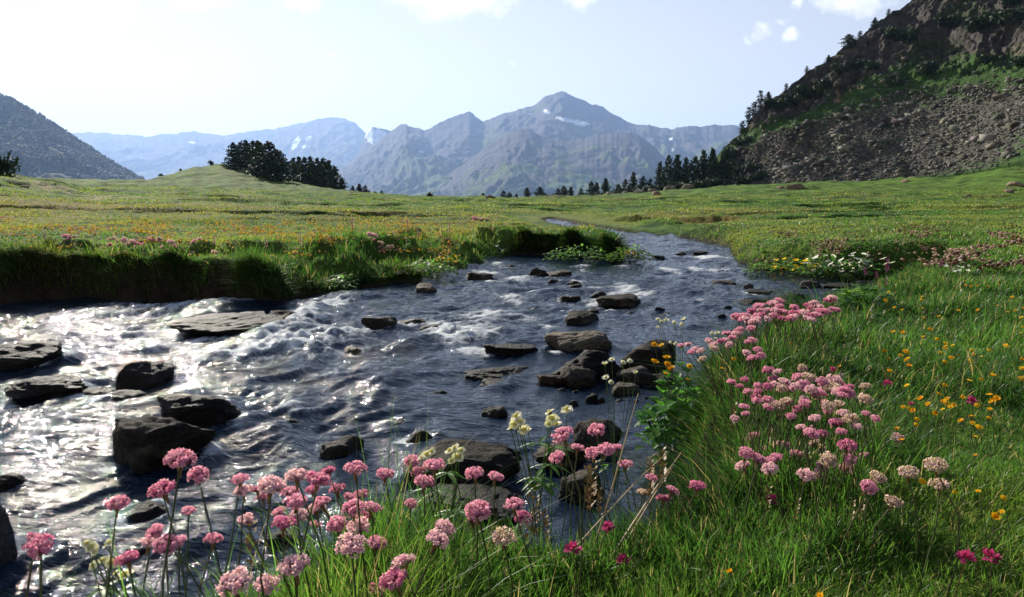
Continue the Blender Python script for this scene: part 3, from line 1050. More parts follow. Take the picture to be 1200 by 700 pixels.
LAND_ROCKS = [  # column, row, width, height, distance, label
    (372 + 1, 229, 0, 0, 0, None),
    (412, 239, 12, 5, 52, "pale stone in the left meadow below the small pines"),
    (575, 247, 12, 6, 38, "brown stone in the meadow left of the upper stream"),
    (768, 243, 14, 7, 52, "dark stone on the green slope above the upper stream"),
    (930, 230, 22, 8, 72, "brown rock on the right slope just below the scree"),
    (916, 228, 12, 5, 74, "small rock beside the brown rock below the scree"),
    (1062, 216, 12, 4, 86, "flat pale stone at the foot of the scree"),
    (1190, 219, 18, 6, 62, "pale stone on the right slope near the edge of view"),
    (1168, 223, 14, 5, 60, "tan stone left of the pale stone on the right slope"),
    (1180, 250, 17, 7, 44, "tan stone in the right meadow near the edge of view"),
    (1131, 259, 9, 4, 38, "small pale stone in the right meadow"),
    (1178, 262, 0, 0, 0, None),
    (30, 232, 10, 4, 30, "white stone on the left mound beside the earth path"),
]
rng_r = np.random.default_rng(77)
_rp = random.Random(3)
for _k in range(16):
    ROCKS.append((_rp.uniform(640, 790), _rp.uniform(444, 474), _rp.uniform(7, 16), _rp.uniform(2, 5), _rp.choice(['wet', 'dark', 'grey', 'tan']), .4, 0, "small pebble barely above water around the stone cluster by the yellow flowers"))
for _k in range(14):
    ROCKS.append((_rp.uniform(590, 860), _rp.uniform(312, 372), _rp.uniform(8, 20), _rp.uniform(2, 4), 'wet', .4, 0, "low wet stone half drowned in the rippled upper reach of the stream"))
for _k in range(18):
    ROCKS.append((_rp.uniform(60, 600), _rp.uniform(372, 520), _rp.uniform(16, 40), _rp.uniform(3, 8), 'wet', .4, _rp.uniform(-.3, .3), "low black stone washed over by the rapids left of the stone cluster"))
for _k in range(46):
    FOAM_EXTRA.append((_rp.uniform(560, 880), _rp.uniform(292, 375), _rp.uniform(5, 16), _rp.uniform(1.0, 2.2), _rp.uniform(.5, .9)))


def rock_mesh(sub, flat, tilt, rng, strata=.06, nplanes=9):
    v, f = ICO[sub]
    p = v.copy()
    p = np.sign(p) * np.abs(p) ** .93
    for k in range(nplanes):
        n = rng.normal(size=3)
        if k == 0:
            n = np.array([tilt * .9, -.15 if flat > .3 else -.75, 1.0])
        n /= np.linalg.norm(n)
        d = rng.uniform(.5, .82) if k else (1 - .55 * flat)
        over = np.maximum(p @ n - d, 0)
        p = p - over[:, None] * n * .85
    q = rng.uniform(-50, 50, 3)
    p = p * (1 + .16 * fbm3(p * 1.6 + q, 4, 3))[:, None]
    t = p @ np.array([tilt, .2, 1.0]) * 6 + fbm3(p * 2 + q, 2, 9)
    p = p + v * (strata * (np.abs((t % 1) - .5) - .25))[:, None]
    p = p + v * (.035 * fbm3(p * 6 + q, 3, 17))[:, None]
    return p, f


def build_rocks():
    for (px, py, w, h, kind, flat, tilt, label) in ROCKS:
        x, y0 = at_water(px, py)
        sc_ = y0 / FOCAL
        W = w * sc_
        wl = float(water_level(x, y0))
        ztop = CAM_Z + float(slope(py - h)) * (y0 + .15 * W)
        H = max((ztop - wl) * (.8 if kind == 'wet' else .9) * (.8 if h < 20 else 1), .012)
        dep = W * rng_r.uniform(.6, .85)
        sub = 5 if w > 70 else (4 if w > 28 else 3)
        p, f = rock_mesh(sub, flat * (.35 if kind == 'wet' else .7), tilt, rng_r, .08)
        lo, hi = p.min(0), p.max(0)
        p = (p - (lo + hi) / 2) / ((hi - lo) / 2)
        sink = max(.6 * H, .06)
        p = p * np.array([W / 2 * 1.06, dep / 2, (H + sink) / 2])
        zc = wl + H - (H + sink) / 2
        yc = y0 + dep * .42
        xc = float(uu(px, py)) * yc
        base, wet = KIND[kind]
        wz = (p[:, 2] + zc) - wl
        wetv = np.clip(wet + smooth(.075, .02, wz + .03 * fbm3(p * 9, 2, 5)) * .9, 0, 1)
        col = np.array(base)[None] * (1 - .6 * (smooth(.075, .02, wz + .03 * fbm3(p * 9, 2, 5)) * (1 - wet)))[:, None]
        lich = smooth(.25, .5, fbm3(p / max(W, .05) * 5 + 3, 4, 21)) * (1 - wet) * .5
        col = col + (np.array([.24, .23, .17]) - col) * lich[:, None] * (.5 if kind != 'wet' else 0)
        me = mesh_np("river_rock", p, None, f, [M_ROCK], {'col': col, 'wet': wetv})
        o = link("river_rock", me, None, (xc, yc, zc))
        tag(o, label, "rock", "pebbles round the stone cluster" if label.startswith("small pebble") else ("half drowned stones upstream" if label.startswith("low wet stone") else ("washed over stones in the rapids" if label.startswith("low black stone washed") else "rocks in the stream")))
        WAKES.append((xc, yc, W / 2, dep / 2, h))
    for (px, py, w, h, D, label) in LAND_ROCKS:
        if not label:
            continue
        x = float(uu(px, py)) * D
        z = float(ground_h(np.array([x]), np.array([float(D)]))[0])
        W, H = w * D / FOCAL, h * D / FOCAL
        p, f = rock_mesh(4, .4, rng_r.uniform(-.4, .4), rng_r)
        p = p * np.array([W / 2, W / 2 * .8, H * .75])
        col = np.array([.24, .19, .135] if 'pale' in label or 'white' in label else [.17, .13, .09])[None] * np.ones((len(p), 1))
        me = mesh_np("meadow_stone", p, None, f, [M_ROCK], {'col': col, 'wet': np.zeros(len(p))})
        tag(link("meadow_stone", me, None, (x, D, z + H * .25)), label, "stone", "stones in the meadow")


build_rocks()

# ------------------------------------------------------------------ the water
FOAM = [  # column, row, half width, half height, strength: where the water breaks white
    (322, 405, 50, 15, 1.0), (300, 412, 40, 9, .7), (372, 368, 30, 14, .8), (395, 352, 26, 8, .7), (405, 390, 42, 12, .75), (352, 362, 26, 10, .6),
    (300, 352, 14, 5, .6), (262, 358, 22, 6, .7), (215, 358, 40, 7, .75), (120, 368, 90, 12, .55), (60, 385, 80, 10, .5), (150, 395, 90, 12, .45),
    (90, 412, 40, 10, .6), (215, 425, 40, 8, .6), (110, 452, 26, 5, .6), (40, 480, 60, 14, .5), (130, 480, 30, 8, .5), (545, 388, 44, 12, .85), (565, 372, 30, 5, .8),
    (520, 393, 26, 7, .8), (553, 412, 24, 7, .8), (618, 372, 18, 5, .8), (642, 384, 12, 4, .8), (500, 380, 22, 5, .6), (385, 435, 14, 6, .8), (428, 428, 10, 5, .6),
    (605, 327, 18, 5, .9), (650, 412, 8, 3, .6), (732, 343, 16, 3, .9), (716, 345, 20, 3, .5), (785, 316, 12, 2.5, .8), (812, 314, 10, 2.5, .8), (840, 317, 16, 3, .9), (832, 302, 12, 2, .6),
    (690, 338, 10, 3, .5), (335, 480, 26, 8, .55), (448, 452, 16, 6, .5), (300, 455, 26, 6, .4), (265, 470, 20, 16, .4), (180, 600, 26, 9, .75), (190, 575, 30, 8, .4),
    (150, 515, 30, 6, .4), (60, 540, 50, 10, .35), (100, 640, 60, 30, .3), (30, 590, 40, 14, .35), (350, 478, 14, 5, .8), (485, 332, 14, 4, .4), (700, 352, 12, 2, .7), (660, 350, 14, 3, .5)]
HUMPS = [(40, 405, 60, 14), (250, 362, 44, 12), (300, 392, 50, 12), (480, 402, 40, 9), (460, 440, 40, 12), (250, 425, 40, 9), (440, 450, 26, 9), (600, 350, 40, 6), (650, 345, 40, 7), (330, 505, 50, 12),
         (480, 490, 50, 10), (220, 640, 70, 22), (590, 455, 30, 8), (390, 395, 30, 9), (430, 470, 30, 9), (535, 500, 36, 8), (800, 335, 40, 5), (760, 330, 30, 5)]


def build_water():
    s = [0.5]
    while s[-1] < 24.6:
        s.append(s[-1] * 1.0043)
    s = np.array(s)
    yy = s - .5 - .6
    yy = np.concatenate([[-2.6, -1.8, -1.2, -.9], yy])
    wid = np.concatenate([[2.5, 2, 1.6, 1.2], s + .5])
    u = np.linspace(-1, 1, 760) * 1.02
    Y = np.repeat(yy[:, None], len(u), 1)
    X = u[None, :] * wid[:, None]
    D, gx, gy = shore(X, Y)
    D = D.reshape(X.shape)
    W0 = water_level(X, Y)
    a = math.radians(222)                       # heading of the current
    S = X * math.cos(a) + Y * math.sin(a)
    T = -X * math.sin(a) + Y * math.cos(a)
    S = S + .25 * fbm(X * .8, Y * .8, 2, 3)
    T = T + .18 * fbm(X * .9, Y * .9, 2, 7)
    R = smooth(.5, -1.5, X) * smooth(9.5, 6.5, Y)
    R = np.clip(R + .62 * smooth(4.0, 7.0, Y) + .30, 0, 1)
    calm = smooth(.2, 1.0, X) * smooth(3.4, 2.2, Y)
    R = R * (1 - .75 * calm)
    big = fbm(S * 1.15, T * 1.9, 2, 101)
    mid = ridged(S * 2.3, T * 4.6, 3, 103) - .6
    sml = fbm(S * 5, T * 15, 2, 107)
    tiny = fbm(S * 13, T * 36, 2, 109)
    Z = W0 + (.006 + .030 * R) * big + (.006 + .024 * R) * mid + (.003 + .006 * R) * sml + (.0012 + .0014 * R) * tiny
    foam = np.zeros_like(X)
    fl = np.array([math.cos(a), math.sin(a)])
    def rows(ya, yb):
        return slice(max(0, int(np.searchsorted(yy, ya)) - 1), int(np.searchsorted(yy, yb)) + 1)
    for (px, py, w, hh) in HUMPS:
        x0, y0 = at_water(px, py)
        r = w * y0 / FOCAL
        k = rows(y0 - 5 * r, y0 + 5 * r)
        q = ((X[k] - x0) * fl[0] + (Y[k] - y0) * fl[1]) / (r * 1.1)
        t = (-(X[k] - x0) * fl[1] + (Y[k] - y0) * fl[0]) / (r * .55)
        Z[k] += hh * y0 / FOCAL * .8 * np.exp(-(q * q + t * t)) - hh * y0 / FOCAL * .5 * np.exp(-((q - 1.6) ** 2 + t * t))
        foam[k] += .5 * np.exp(-((q - 1.7) ** 2 * 1.5 + t * t)) * R[k]
    broken = .4 + .6 * smooth(-.3, .3, noise2(X * 5, Y * 5, 5))
    for (xc, yc, rx, ry, h) in WAKES:
        k = rows(yc - 3.5 * ry - .05, yc + 3.5 * ry + .05)
        dx, dy = (X[k] - xc), (Y[k] - yc)
        e = np.sqrt((dx / (rx * 1.02)) ** 2 + (dy / (ry * 1.05)) ** 2)
        dn = (dx * fl[0] + dy * fl[1]) / max(rx, ry)
        lift = np.clip(rx, .05, .25)
        Z[k] += lift * .16 * np.exp(-((e - 1.0) / .35) ** 2) * smooth(.3, -.8, dn) * (.3 + .7 * R[k])
        Z[k] -= lift * .10 * np.exp(-((e - 1.2) / .5) ** 2) * smooth(0, .9, dn) * (.2 + .8 * R[k])
        foam[k] += (.6 * np.exp(-((e - 1.06) / .16) ** 2) + .5 * np.exp(-((e - 1.4) / .5) ** 2) * smooth(.2, 1.2, dn)) * R[k] ** 1.2 * broken[k]
    froth = .6 + .6 * fbm(X * 9, Y * 9, 3, 7) + .35 * ridged(S * 9, T * 16, 3, 8)
    for (px, py, rx, ry, st) in FOAM + FOAM_EXTRA:
        x0, y0 = at_water(px, py)
        ax = rx * y0 / FOCAL
        yb, yt = at_water(px, py + ry)[1], at_water(px, py - ry)[1]
        ay = max((yt - yb) / 2, .02)
        k = rows(y0 - 3 * ay, y0 + 3 * ay)
        g = np.exp(-(((X[k] - x0) / ax) ** 2 + ((Y[k] - y0) / ay) ** 2) * .9)
        foam[k] += st * g * 1.25
        Z[k] += st * g * min(ry * y0 / FOCAL * .55, .06) * froth[k]
    # torn edges: foam rides the crests and breaks into streaks
    tear = .55 * ridged(S * 4, T * 9, 4, 121) + .35 * fbm(S * 14, T * 22, 3, 125) + .6 * mid
    foam = foam * (.55 + .9 * np.clip(tear, -.2, 1.2)) + R * .35 * smooth(.30, .62, tear - .25) * smooth(1.2, -.4, X)
    lace = .5 + .5 * fbm(S * 30, T * 48, 3, 131)
    foam = np.clip(foam * 1.3 - .22 * (1 - lace) - .05, 0, 1)
    keep = (D < .25)
    kq = keep[:-1, :-1] | keep[:-1, 1:] | keep[1:, 1:] | keep[1:, :-1]
    q = grid_quads(len(yy), len(u), kq.ravel())
    used = np.zeros(X.size, bool)
    used[q.ravel()] = True
    idx = np.cumsum(used) - 1
    V = np.stack([X, Y, Z], -1).reshape(-1, 3)[used]
    deep = np.clip(smooth(.05, -.5, D), 0, 1)
    me = mesh_np("stream_water", V, idx[q], None, [], {'foam': foam.ravel()[used], 'deep': deep.ravel()[used], 'rapid': R.ravel()[used]})
    m, nt, N, L, p = new_mat("stream_water")
    fo = attr_node(N, 'foam')
    rp = attr_node(N, 'rapid')
    tc = N.new('ShaderNodeTexCoord')
    bed = noise_node(N, L, 2.2, 5, .6, 'Object', (1, 1, 1), tc)
    bedc = ramp_node(N, L, bed.outputs[0], [(.3, (.002, .006, .015)), (.55, (.005, .012, .024)), (.75, (.024, .027, .024))])
    p.inputs['IOR'].default_value = 1.33
    p.inputs['Specular IOR Level'].default_value = .5
    p.inputs['Roughness'].default_value = .05
    L.new(bedc.outputs[0], p.inputs['Base Color'])
    st = (1.0, 3.6, 1.0, -a)
    n1 = noise_node(N, L, 9, 4, .6, 'Object', st, tc)
    n2 = noise_node(N, L, 34, 4, .65, 'Object', st, tc)
    hsum = N.new('ShaderNodeMath')
    hsum.operation = 'MULTIPLY_ADD'
    hsum.inputs[1].default_value = .22
    L.new(n2.outputs[0], hsum.inputs[0])
    L.new(n1.outputs[0], hsum.inputs[2])
    b = N.new('ShaderNodeBump')
    b.inputs['Distance'].default_value = .018
    sr = N.new('ShaderNodeMath')
    sr.operation = 'MULTIPLY_ADD'
    sr.inputs[1].default_value = .55
    sr.inputs[2].default_value = .35
    L.new(rp.outputs['Fac'], sr.inputs[0])
    L.new(sr.outputs[0], b.inputs['Strength'])
    L.new(hsum.outputs[0], b.inputs['Height'])
    L.new(b.outputs[0], p.inputs['Normal'])
    fd = N.new('ShaderNodeBsdfDiffuse')
    fd.inputs[0].default_value = (.80, .83, .84, 1)
    ftr = N.new('ShaderNodeBsdfTranslucent')
    ftr.inputs[0].default_value = (.75, .8, .82, 1)
    fm = N.new('ShaderNodeMixShader')
    fm.inputs[0].default_value = .35
    L.new(fd.outputs[0], fm.inputs[1])
    L.new(ftr.outputs[0], fm.inputs[2])
    fn = noise_node(N, L, 42, 7, .78, 'Object', st, tc)
    fr = N.new('ShaderNodeMath')
    fr.operation = 'MULTIPLY_ADD'
    fr.inputs[1].default_value = .95
    fnr = ramp_node(N, L, fn.outputs[0], [(.38, (0, 0, 0)), (.62, (1, 1, 1))])
    L.new(fnr.outputs[0], fr.inputs[0])
    sub = N.new('ShaderNodeMath')
    sub.operation = 'MULTIPLY_ADD'
    sub.inputs[1].default_value = 1.4
    sub.inputs[2].default_value = -.9
    L.new(fo.outputs['Fac'], sub.inputs[0])
    L.new(sub.outputs[0], fr.inputs[2])
    fr2 = ramp_node(N, L, fr.outputs[0], [(.08, (0, 0, 0)), (.9, (.97, .97, .97))])
    mx = N.new('ShaderNodeMixShader')
    L.new(fr2.outputs[0], mx.inputs[0])
    L.new(p.outputs[0], mx.inputs[1])
    L.new(fm.outputs[0], mx.inputs[2])
    L.new(mx.outputs[0], N['Material Output'].inputs[0])
    me.materials.append(m)
    tag(link("stream_water", me), kind='structure')


build_water()

# ------------------------------------------------------------------ pines and bushes
ORD = ["first", "second", "third", "fourth", "fifth", "sixth", "seventh", "eighth", "ninth", "tenth", "eleventh", "twelfth", "thirteenth"]


def crown_mesh(kind, seed):
    """unit-height crown of needle sprays; kind broad, cone or loose"""
    rng = np.random.default_rng(seed)
    bag = Bag()
    n_l = {'broad': 16, 'cone': 22, 'loose': 11}[kind]
    base = np.array([.020, .036, .016])
    cen = []
    for k in range(n_l):
        t = (k + rng.random() * .6) / n_l
        z = .06 + .92 * t
        if kind == 'cone':
            R = .34 * (1 - t) ** .6 * (.75 + .5 * rng.random()) + .025
        elif kind == 'broad':
            R = .36 * math.sin(math.pi * min(.16 + .86 * t, 1)) ** .6 * (1.05 - .45 * t) + .02
        else:
            R = .24 * math.sin(math.pi * min(.2 + .8 * t, 1)) ** .5 + .02
        nb = rng.integers(4, 8)
        a0 = rng.random() * 6.283
        for b in range(nb):
            a = a0 + b / nb * 6.283 + rng.uniform(-.4, .4)
            rr = R * rng.uniform(.45, 1.25)
            m = max(2, int(rr / .055))
            for j in range(m):
                q = (j + 1) / m
                cen.append((math.cos(a) * rr * q, math.sin(a) * rr * q, z - .05 * q + .05 * q * q + rng.uniform(-.02, .02), a, rng.uniform(.65, 1.35)))
    for (x, y, z, a, g) in cen:
        for i in range(5):
            s = rng.uniform(.022, .05)
            d = rng.normal(size=3)
            d /= np.linalg.norm(d)
            e = np.cross(d, rng.normal(size=3))
            e /= np.linalg.norm(e)
            c = np.array([x, y, z]) + rng.normal(size=3) * .022
            v = [c - d * s, c + e * s * .55, c + d * s, c - e * s * .55]
            bag.add(v, [(0, 1, 2, 3)], None, base * g * rng.uniform(.7, 1.3))
    return bag.mesh("crown", M_NEEDLE, False)


def trunk_mesh(seed, height=.9, r=.022):
    rng = np.random.default_rng(seed)
    bag = Bag()
    path = [(rng.uniform(-.012, .012) * k, rng.uniform(-.012, .012) * k, height * k / 6 - .02) for k in range(7)]
    v, q = tube(path, [r * 1.5, r, r * .9, r * .75, r * .6, r * .4, r * .15], 7)
    bag.add(v, q, None, (.10, .075, .055))
    for k in range(12):
        z = rng.uniform(.15, .8) * height
        a = rng.random() * 6.283
        l = rng.uniform(.1, .24) * (1 - z * .6)
        v, q = tube([(0, 0, z), (math.cos(a) * l * .5, math.sin(a) * l * .5, z + .01), (math.cos(a) * l, math.sin(a) * l, z + .04)], [r * .35, r * .25, r * .08], 5)
        bag.add(v, q, None, (.09, .07, .055))
    return bag.mesh("trunk", M_BARK)


CROWNS = {'broad': [crown_mesh('broad', s) for s in (1, 2, 3)], 'cone': [crown_mesh('cone', s) for s in (4, 5, 6)], 'loose': [crown_mesh('loose', s) for s in (7, 8)]}
TRUNKS = [trunk_mesh(s) for s in (1, 2)]
rng_t = random.Random(12)


def pine(x, y, z, h, wid, kind, label, group):
    t = thing("pine_tree", (x, y, z), label, "tree", group)
    t.rotation_euler = (0, 0, rng_t.uniform(0, 6.283))
    t.scale = (wid, wid, h)
    link("trunk", rng_t.choice(TRUNKS), t)
    link("crown", rng_t.choice(CROWNS[kind]), t)
    return t


def bush_mesh(seed):
    rng = np.random.default_rng(seed)
    bag = Bag()
    lob = [(rng.uniform(-.32, .32), rng.uniform(-.28, .28), rng.uniform(.1, .4), rng.uniform(.16, .3)) for _ in range(9)]
    for (lx, ly, lz, r) in lob:
        for i in range(70):
            d = rng.normal(size=3)
            d /= np.linalg.norm(d)
            c = np.array([lx, ly, lz]) + d * r * rng.uniform(.5, 1.1) * np.array([1, 1, .8])
            if c[2] < 0:
                continue
            a = rng.normal(size=3)
            a /= np.linalg.norm(a)
            e = np.cross(a, d + .01)
            e /= np.linalg.norm(e) + 1e-6
            s = rng.uniform(.04, .085)
            bag.add([c - a * s, c + e * s * .6, c + a * s, c - e * s * .6], [(0, 1, 2, 3)], None, np.array([.018, .034, .014]) * rng.uniform(.6, 1.5))
    return bag.mesh("bush", M_NEEDLE, False)


BUSHES = [bush_mesh(s) for s in (21, 22, 23)]


def bush(x, y, z, w, h, label, group, name="juniper_bush"):
    o = link(name, rng_t.choice(BUSHES), None, (x, y, z))
    o.scale = (w, w, h * 1.6)
    o.rotation_euler = (0, 0, rng_t.uniform(0, 6.283))
    return tag(o, label, "bush", group)


def place_row(rows, fmt, group, yrange):
    rows = sorted(rows)
    for i, (px, w, h, kind, y) in enumerate(rows):
        x = float(uu(px, 220)) * y
        z = float(ground_h(np.array([x]), np.array([float(y)]))[0])
        pine(x, y, z - .35, h * y / FOCAL, w * y / FOCAL * 1.25, kind, fmt.format(ORD[i] if i < len(ORD) else str(i), {'broad': 'round crowned', 'cone': 'pointed', 'loose': 'slender'}[kind]), group)


place_row([(276, 28, 33, 'broad', 105), (284, 24, 33, 'broad', 110), (291, 26, 37, 'broad', 112), (299, 24, 36, 'cone', 114), (306, 24, 35, 'cone', 113), (306, 40, 42, 'broad', 98), (317, 42, 46, 'broad', 95), (328, 38, 40, 'broad', 98)],
          "dark {1} pine, {0} from the left in the clump on the grassy knoll", "pines on top of the grassy knoll", 0)
place_row([(338, 18, 26, 'loose', 116), (345, 18, 30, 'cone', 112), (352, 20, 32, 'cone', 108), (358, 24, 34, 'broad', 104), (365, 20, 36, 'cone', 108), (372, 22, 36, 'broad', 104), (379, 26, 38, 'broad', 106), (386, 20, 36, 'cone', 116), (393, 22, 32, 'broad', 117), (401, 16, 20, 'broad', 118)],
          "dark {1} pine, {0} from the left in the row right of the knoll", "pines down the right side of the knoll", 0)
place_row([(413, 12, 12, 'cone', 120), (421, 13, 15, 'cone', 121), (428, 14, 15, 'broad', 122), (447, 9, 9, 'broad', 112)],
          "small {1} pine, {0} from the left where the knoll runs out into the meadow", "small pines at the foot of the knoll", 0)
place_row([(566, 13, 13, 'broad', 160), (574, 12, 12, 'broad', 163), (590, 13, 15, 'broad', 165), (597, 13, 14, 'broad', 168), (605, 11, 13, 'cone', 170), (618, 14, 18, 'cone', 160), (633, 19, 20, 'broad', 158), (654, 14, 17, 'broad', 150), (661, 15, 20, 'broad', 150), (669, 12, 18, 'cone', 152)],
          "{1} pine, {0} from the left in the loose line before the blue mountain", "pines in the gap below the main mountain", 0)
place_row([(681, 13, 17, 'broad', 142), (693, 17, 26, 'broad', 138), (699, 15, 23, 'cone', 140), (710, 16, 27, 'cone', 138), (725, 17, 20, 'broad', 136), (733, 16, 24, 'broad', 134), (742, 14, 31, 'cone', 133), (753, 17, 26, 'broad', 132), (762, 15, 22, 'broad', 131)],
          "dark {1} pine, {0} from the left on the bouldery rise", "pines on the bouldery rise", 0)
place_row([(773, 18, 40, 'cone', 129), (783, 24, 46, 'broad', 127), (793, 22, 46, 'cone', 127), (803, 20, 42, 'cone', 126), (813, 24, 44, 'broad', 124), (823, 22, 48, 'cone', 124), (834, 24, 50, 'cone', 123), (846, 20, 44, 'cone', 122), (856, 18, 36, 'loose', 121)],
          "tall {1} pine, {0} from the left in the stand below the crag", "pines in the stand at the foot of the crag", 0)

# pines and bushes on the crag
SK = [(866, .97, 13, 14, 'loose'), (874, .98, 13, 18, 'loose'), (881, .98, 14, 16, 'loose'), (888, .97, 14, 20, 'loose'), (897, .98, 10, 12, 'cone'), (917, .99, 8, 9, 'loose'), (941, .99, 8, 9, 'loose'), (966, .99, 8, 8, 'cone'),
      (990, .98, 20, 14, 'broad'), (1003, .99, 9, 9, 'loose'), (1020, .99, 10, 10, 'cone'), (1036, .99, 7, 9, 'loose')]
for i, (px, t, w, h, kind) in enumerate(SK):
    x, y, z = (float(a) for a in hill_point(np.array([px]), np.array([t])))
    pine(x, y, z - .3, h * y / FOCAL * 1.15, w * y / FOCAL * 1.3, kind, "little pine, %s from the left on the skyline of the crag" % ORD[i], "pines on the crag's skyline")
BU = [(868, .06, 30, 16), (882, .10, 26, 14), (862, .22, 26, 20), (876, .28, 20, 14), (890, .16, 16, 10), (853, .62, 22, 20), (846, .4, 24, 18), (862, .75, 18, 14), (872, .7, 16, 12), (905, .86, 30, 16), (920, .84, 24, 14), (938, .8, 34, 18), (960, .8, 30, 16), (978, .82, 26, 14), (1000, .8, 26, 14), (1018, .7, 20, 12), (985, .46, 10, 8),
      (1048, .52, 12, 14), (1082, .5, 28, 20), (1110, .55, 12, 8), (1140, .58, 40, 22), (1166, .55, 34, 22), (1188, .5, 40, 24), (1105, .7, 30, 20), (1060, .75, 34, 18), (1150, .42, 24, 14), (1180, .62, 30, 20), (1190, .36, 26, 12), (1120, .8, 26, 18), (1040, .84, 26, 14)]
for i, (px, t, w, h) in enumerate(sorted(BU)):
    x, y, z = (float(a) for a in hill_point(np.array([px]), np.array([t])))
    where = "on the rocky shoulder above the pine stand" if px < 892 else ("among the upper cliffs of the crag" if t > .64 else "along the grass band of the crag")
    bush(x, y, z - .2, w * y / FOCAL, h * y / FOCAL, "dark juniper bush " + where, "juniper bushes " + where)
for i, (px, y, w, h) in enumerate([(690, 128, 22, 9), (708, 126, 26, 11), (726, 124, 28, 12), (742, 122, 26, 12), (758, 121, 26, 11), (774, 120, 26, 12), (640, 140, 30, 10), (652, 138, 20, 9), (628, 142, 16, 8), (795, 118, 30, 14), (815, 116, 30, 14), (835, 115, 30, 14)]):
    x = float(uu(px, 225)) * y
    z = float(ground_h(np.array([x]), np.array([float(y)]))[0])
    bush(x, y, z - .1, w * y / FOCAL, h * y / FOCAL, "low dark juniper spreading under the pines right of the gap", "junipers under the pines")
for (px, y, w, h, lab) in [(249, 110, 6, 7, "tiny round bush alone on the knoll's crest left of the pines"), (190, 112, 7, 6, "small dark bush at the left foot of the knoll"), (213, 112, 4, 4, "tiniest bush on the knoll's left flank"),
                           (503, 60, 9, 9, "small dark bush alone in the meadow below the main mountain"), (0, 34, 36, 34, "dark bush cut by the left edge of the view above the mound"), (300 * 0 + 440, 116, 7, 6, "low bush beside the last small pine of the knoll")]:
    x = float(uu(px, 222)) * y
    z = float(ground_h(np.array([x]), np.array([float(y)]))[0])
    bush(x, y, z - .05, w * y / FOCAL, h * y / FOCAL, lab, "lone bushes in the meadow")
for i, (px, y, w, h) in enumerate([(700, 119, 12, 7), (716, 118, 16, 9), (733, 116, 13, 8), (748, 117, 16, 9), (765, 114, 14, 8), (784, 113, 18, 9), (806, 112, 16, 10), (690, 120, 9, 5)]):
    x = float(uu(px, 225)) * y
    z = float(ground_h(np.array([x]), np.array([float(y)]))[0])
    p, f = rock_mesh(3, .4, .2, rng_r)
    p = p * np.array([w, w * .7, h * 1.1]) * .5 * y / FOCAL
    me = mesh_np("boulder", p, None, f, [M_ROCK], {'col': np.ones((len(p), 3)) * np.array([.16, .145, .12]), 'wet': np.zeros(len(p))})
    tag(link("boulder", me, None, (x, y, z + h * .25 * y / FOCAL)), "grey boulder, %s from the left among junipers below the pines on the rise" % ORD[i], "boulder", "boulders on the rise")

# ------------------------------------------------------------------ grass (stuff: nobody could count it)
def blades(name, P, H, Wd, lean, col, seg, rng, mat, label):
    n = len(P)
    a = rng.uniform(0, math.pi, n)
    side = np.stack([np.cos(a), np.sin(a), np.zeros(n)], 1)
    L = np.linalg.norm(lean, axis=1)
    vs, cs = [], []
    for k in range(seg + 1):
        t = k / seg
        c = P.copy()
        c[:, :2] += lean * (H * t ** 1.8)[:, None]
        c[:, 2] += H * t * (1 - .35 * np.clip(L, 0, 1.4) * t)
        wk = Wd * (1 - t) ** .7 * (.8 if k == 0 else 1.0)
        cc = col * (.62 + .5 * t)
        if k < seg:
            vs += [c - side * wk[:, None] / 2, c + side * wk[:, None] / 2]
            cs += [cc, cc]
        else:
            vs.append(c)
            cs.append(cc)
    m = 2 * seg + 1
    V = np.stack(vs, 1).reshape(-1, 3)
    C = np.stack(cs, 1).reshape(-1, 3)
    off = (np.arange(n) * m)[:, None]
    Q = np.concatenate([off + np.array([[2 * k, 2 * k + 1, 2 * k + 3, 2 * k + 2]]) for k in range(seg - 1)])
    T = off + np.array([[2 * seg - 2, 2 * seg - 1, 2 * seg]])
    me = mesh_np(name, V, Q, T, [mat], {'col': C})
    return tag(link(name, me), label, "grass", None, 'stuff')


def grass_colour(x, y, rng):
    n = len(x)
    n1 = fbm(x * .35, y * .35, 3, 201)
    n2 = fbm(x * 1.6, y * 1.6, 2, 205)
    n3 = fbm(x * .06, y * .12, 3, 208)
    far = smooth(5, 16, y)
    base = np.array([.050, .135, .020])
    yel = np.array([.130, .172, .024])
    deep = np.array([.020, .070, .012])
    dry = np.array([.17, .125, .045])
    c = base + (yel - base) * (np.clip(smooth(-.1, .5, n1 + .3 * n2) * .8 + far * .35 * smooth(1.0, -2.0, x / np.maximum(y, 1) * 4), 0, 1))[:, None]
    c = c + (deep - c) * (smooth(0, .5, -n1 - .4 * n2) * .8)[:, None]
    band = np.exp(-((y - 17) / 8) ** 2) * smooth(-.35, .3, n3 + .5 * n1) * .55 + .06
    c = c + (dry - c) * (np.clip(band, 0, 1) * (rng.random(n) < .7))[:, None]
    dead = rng.random(n) < .08
    c[dead] = np.array([.24, .19, .09])
    return c * rng.uniform(.65, 1.3, n)[:, None]


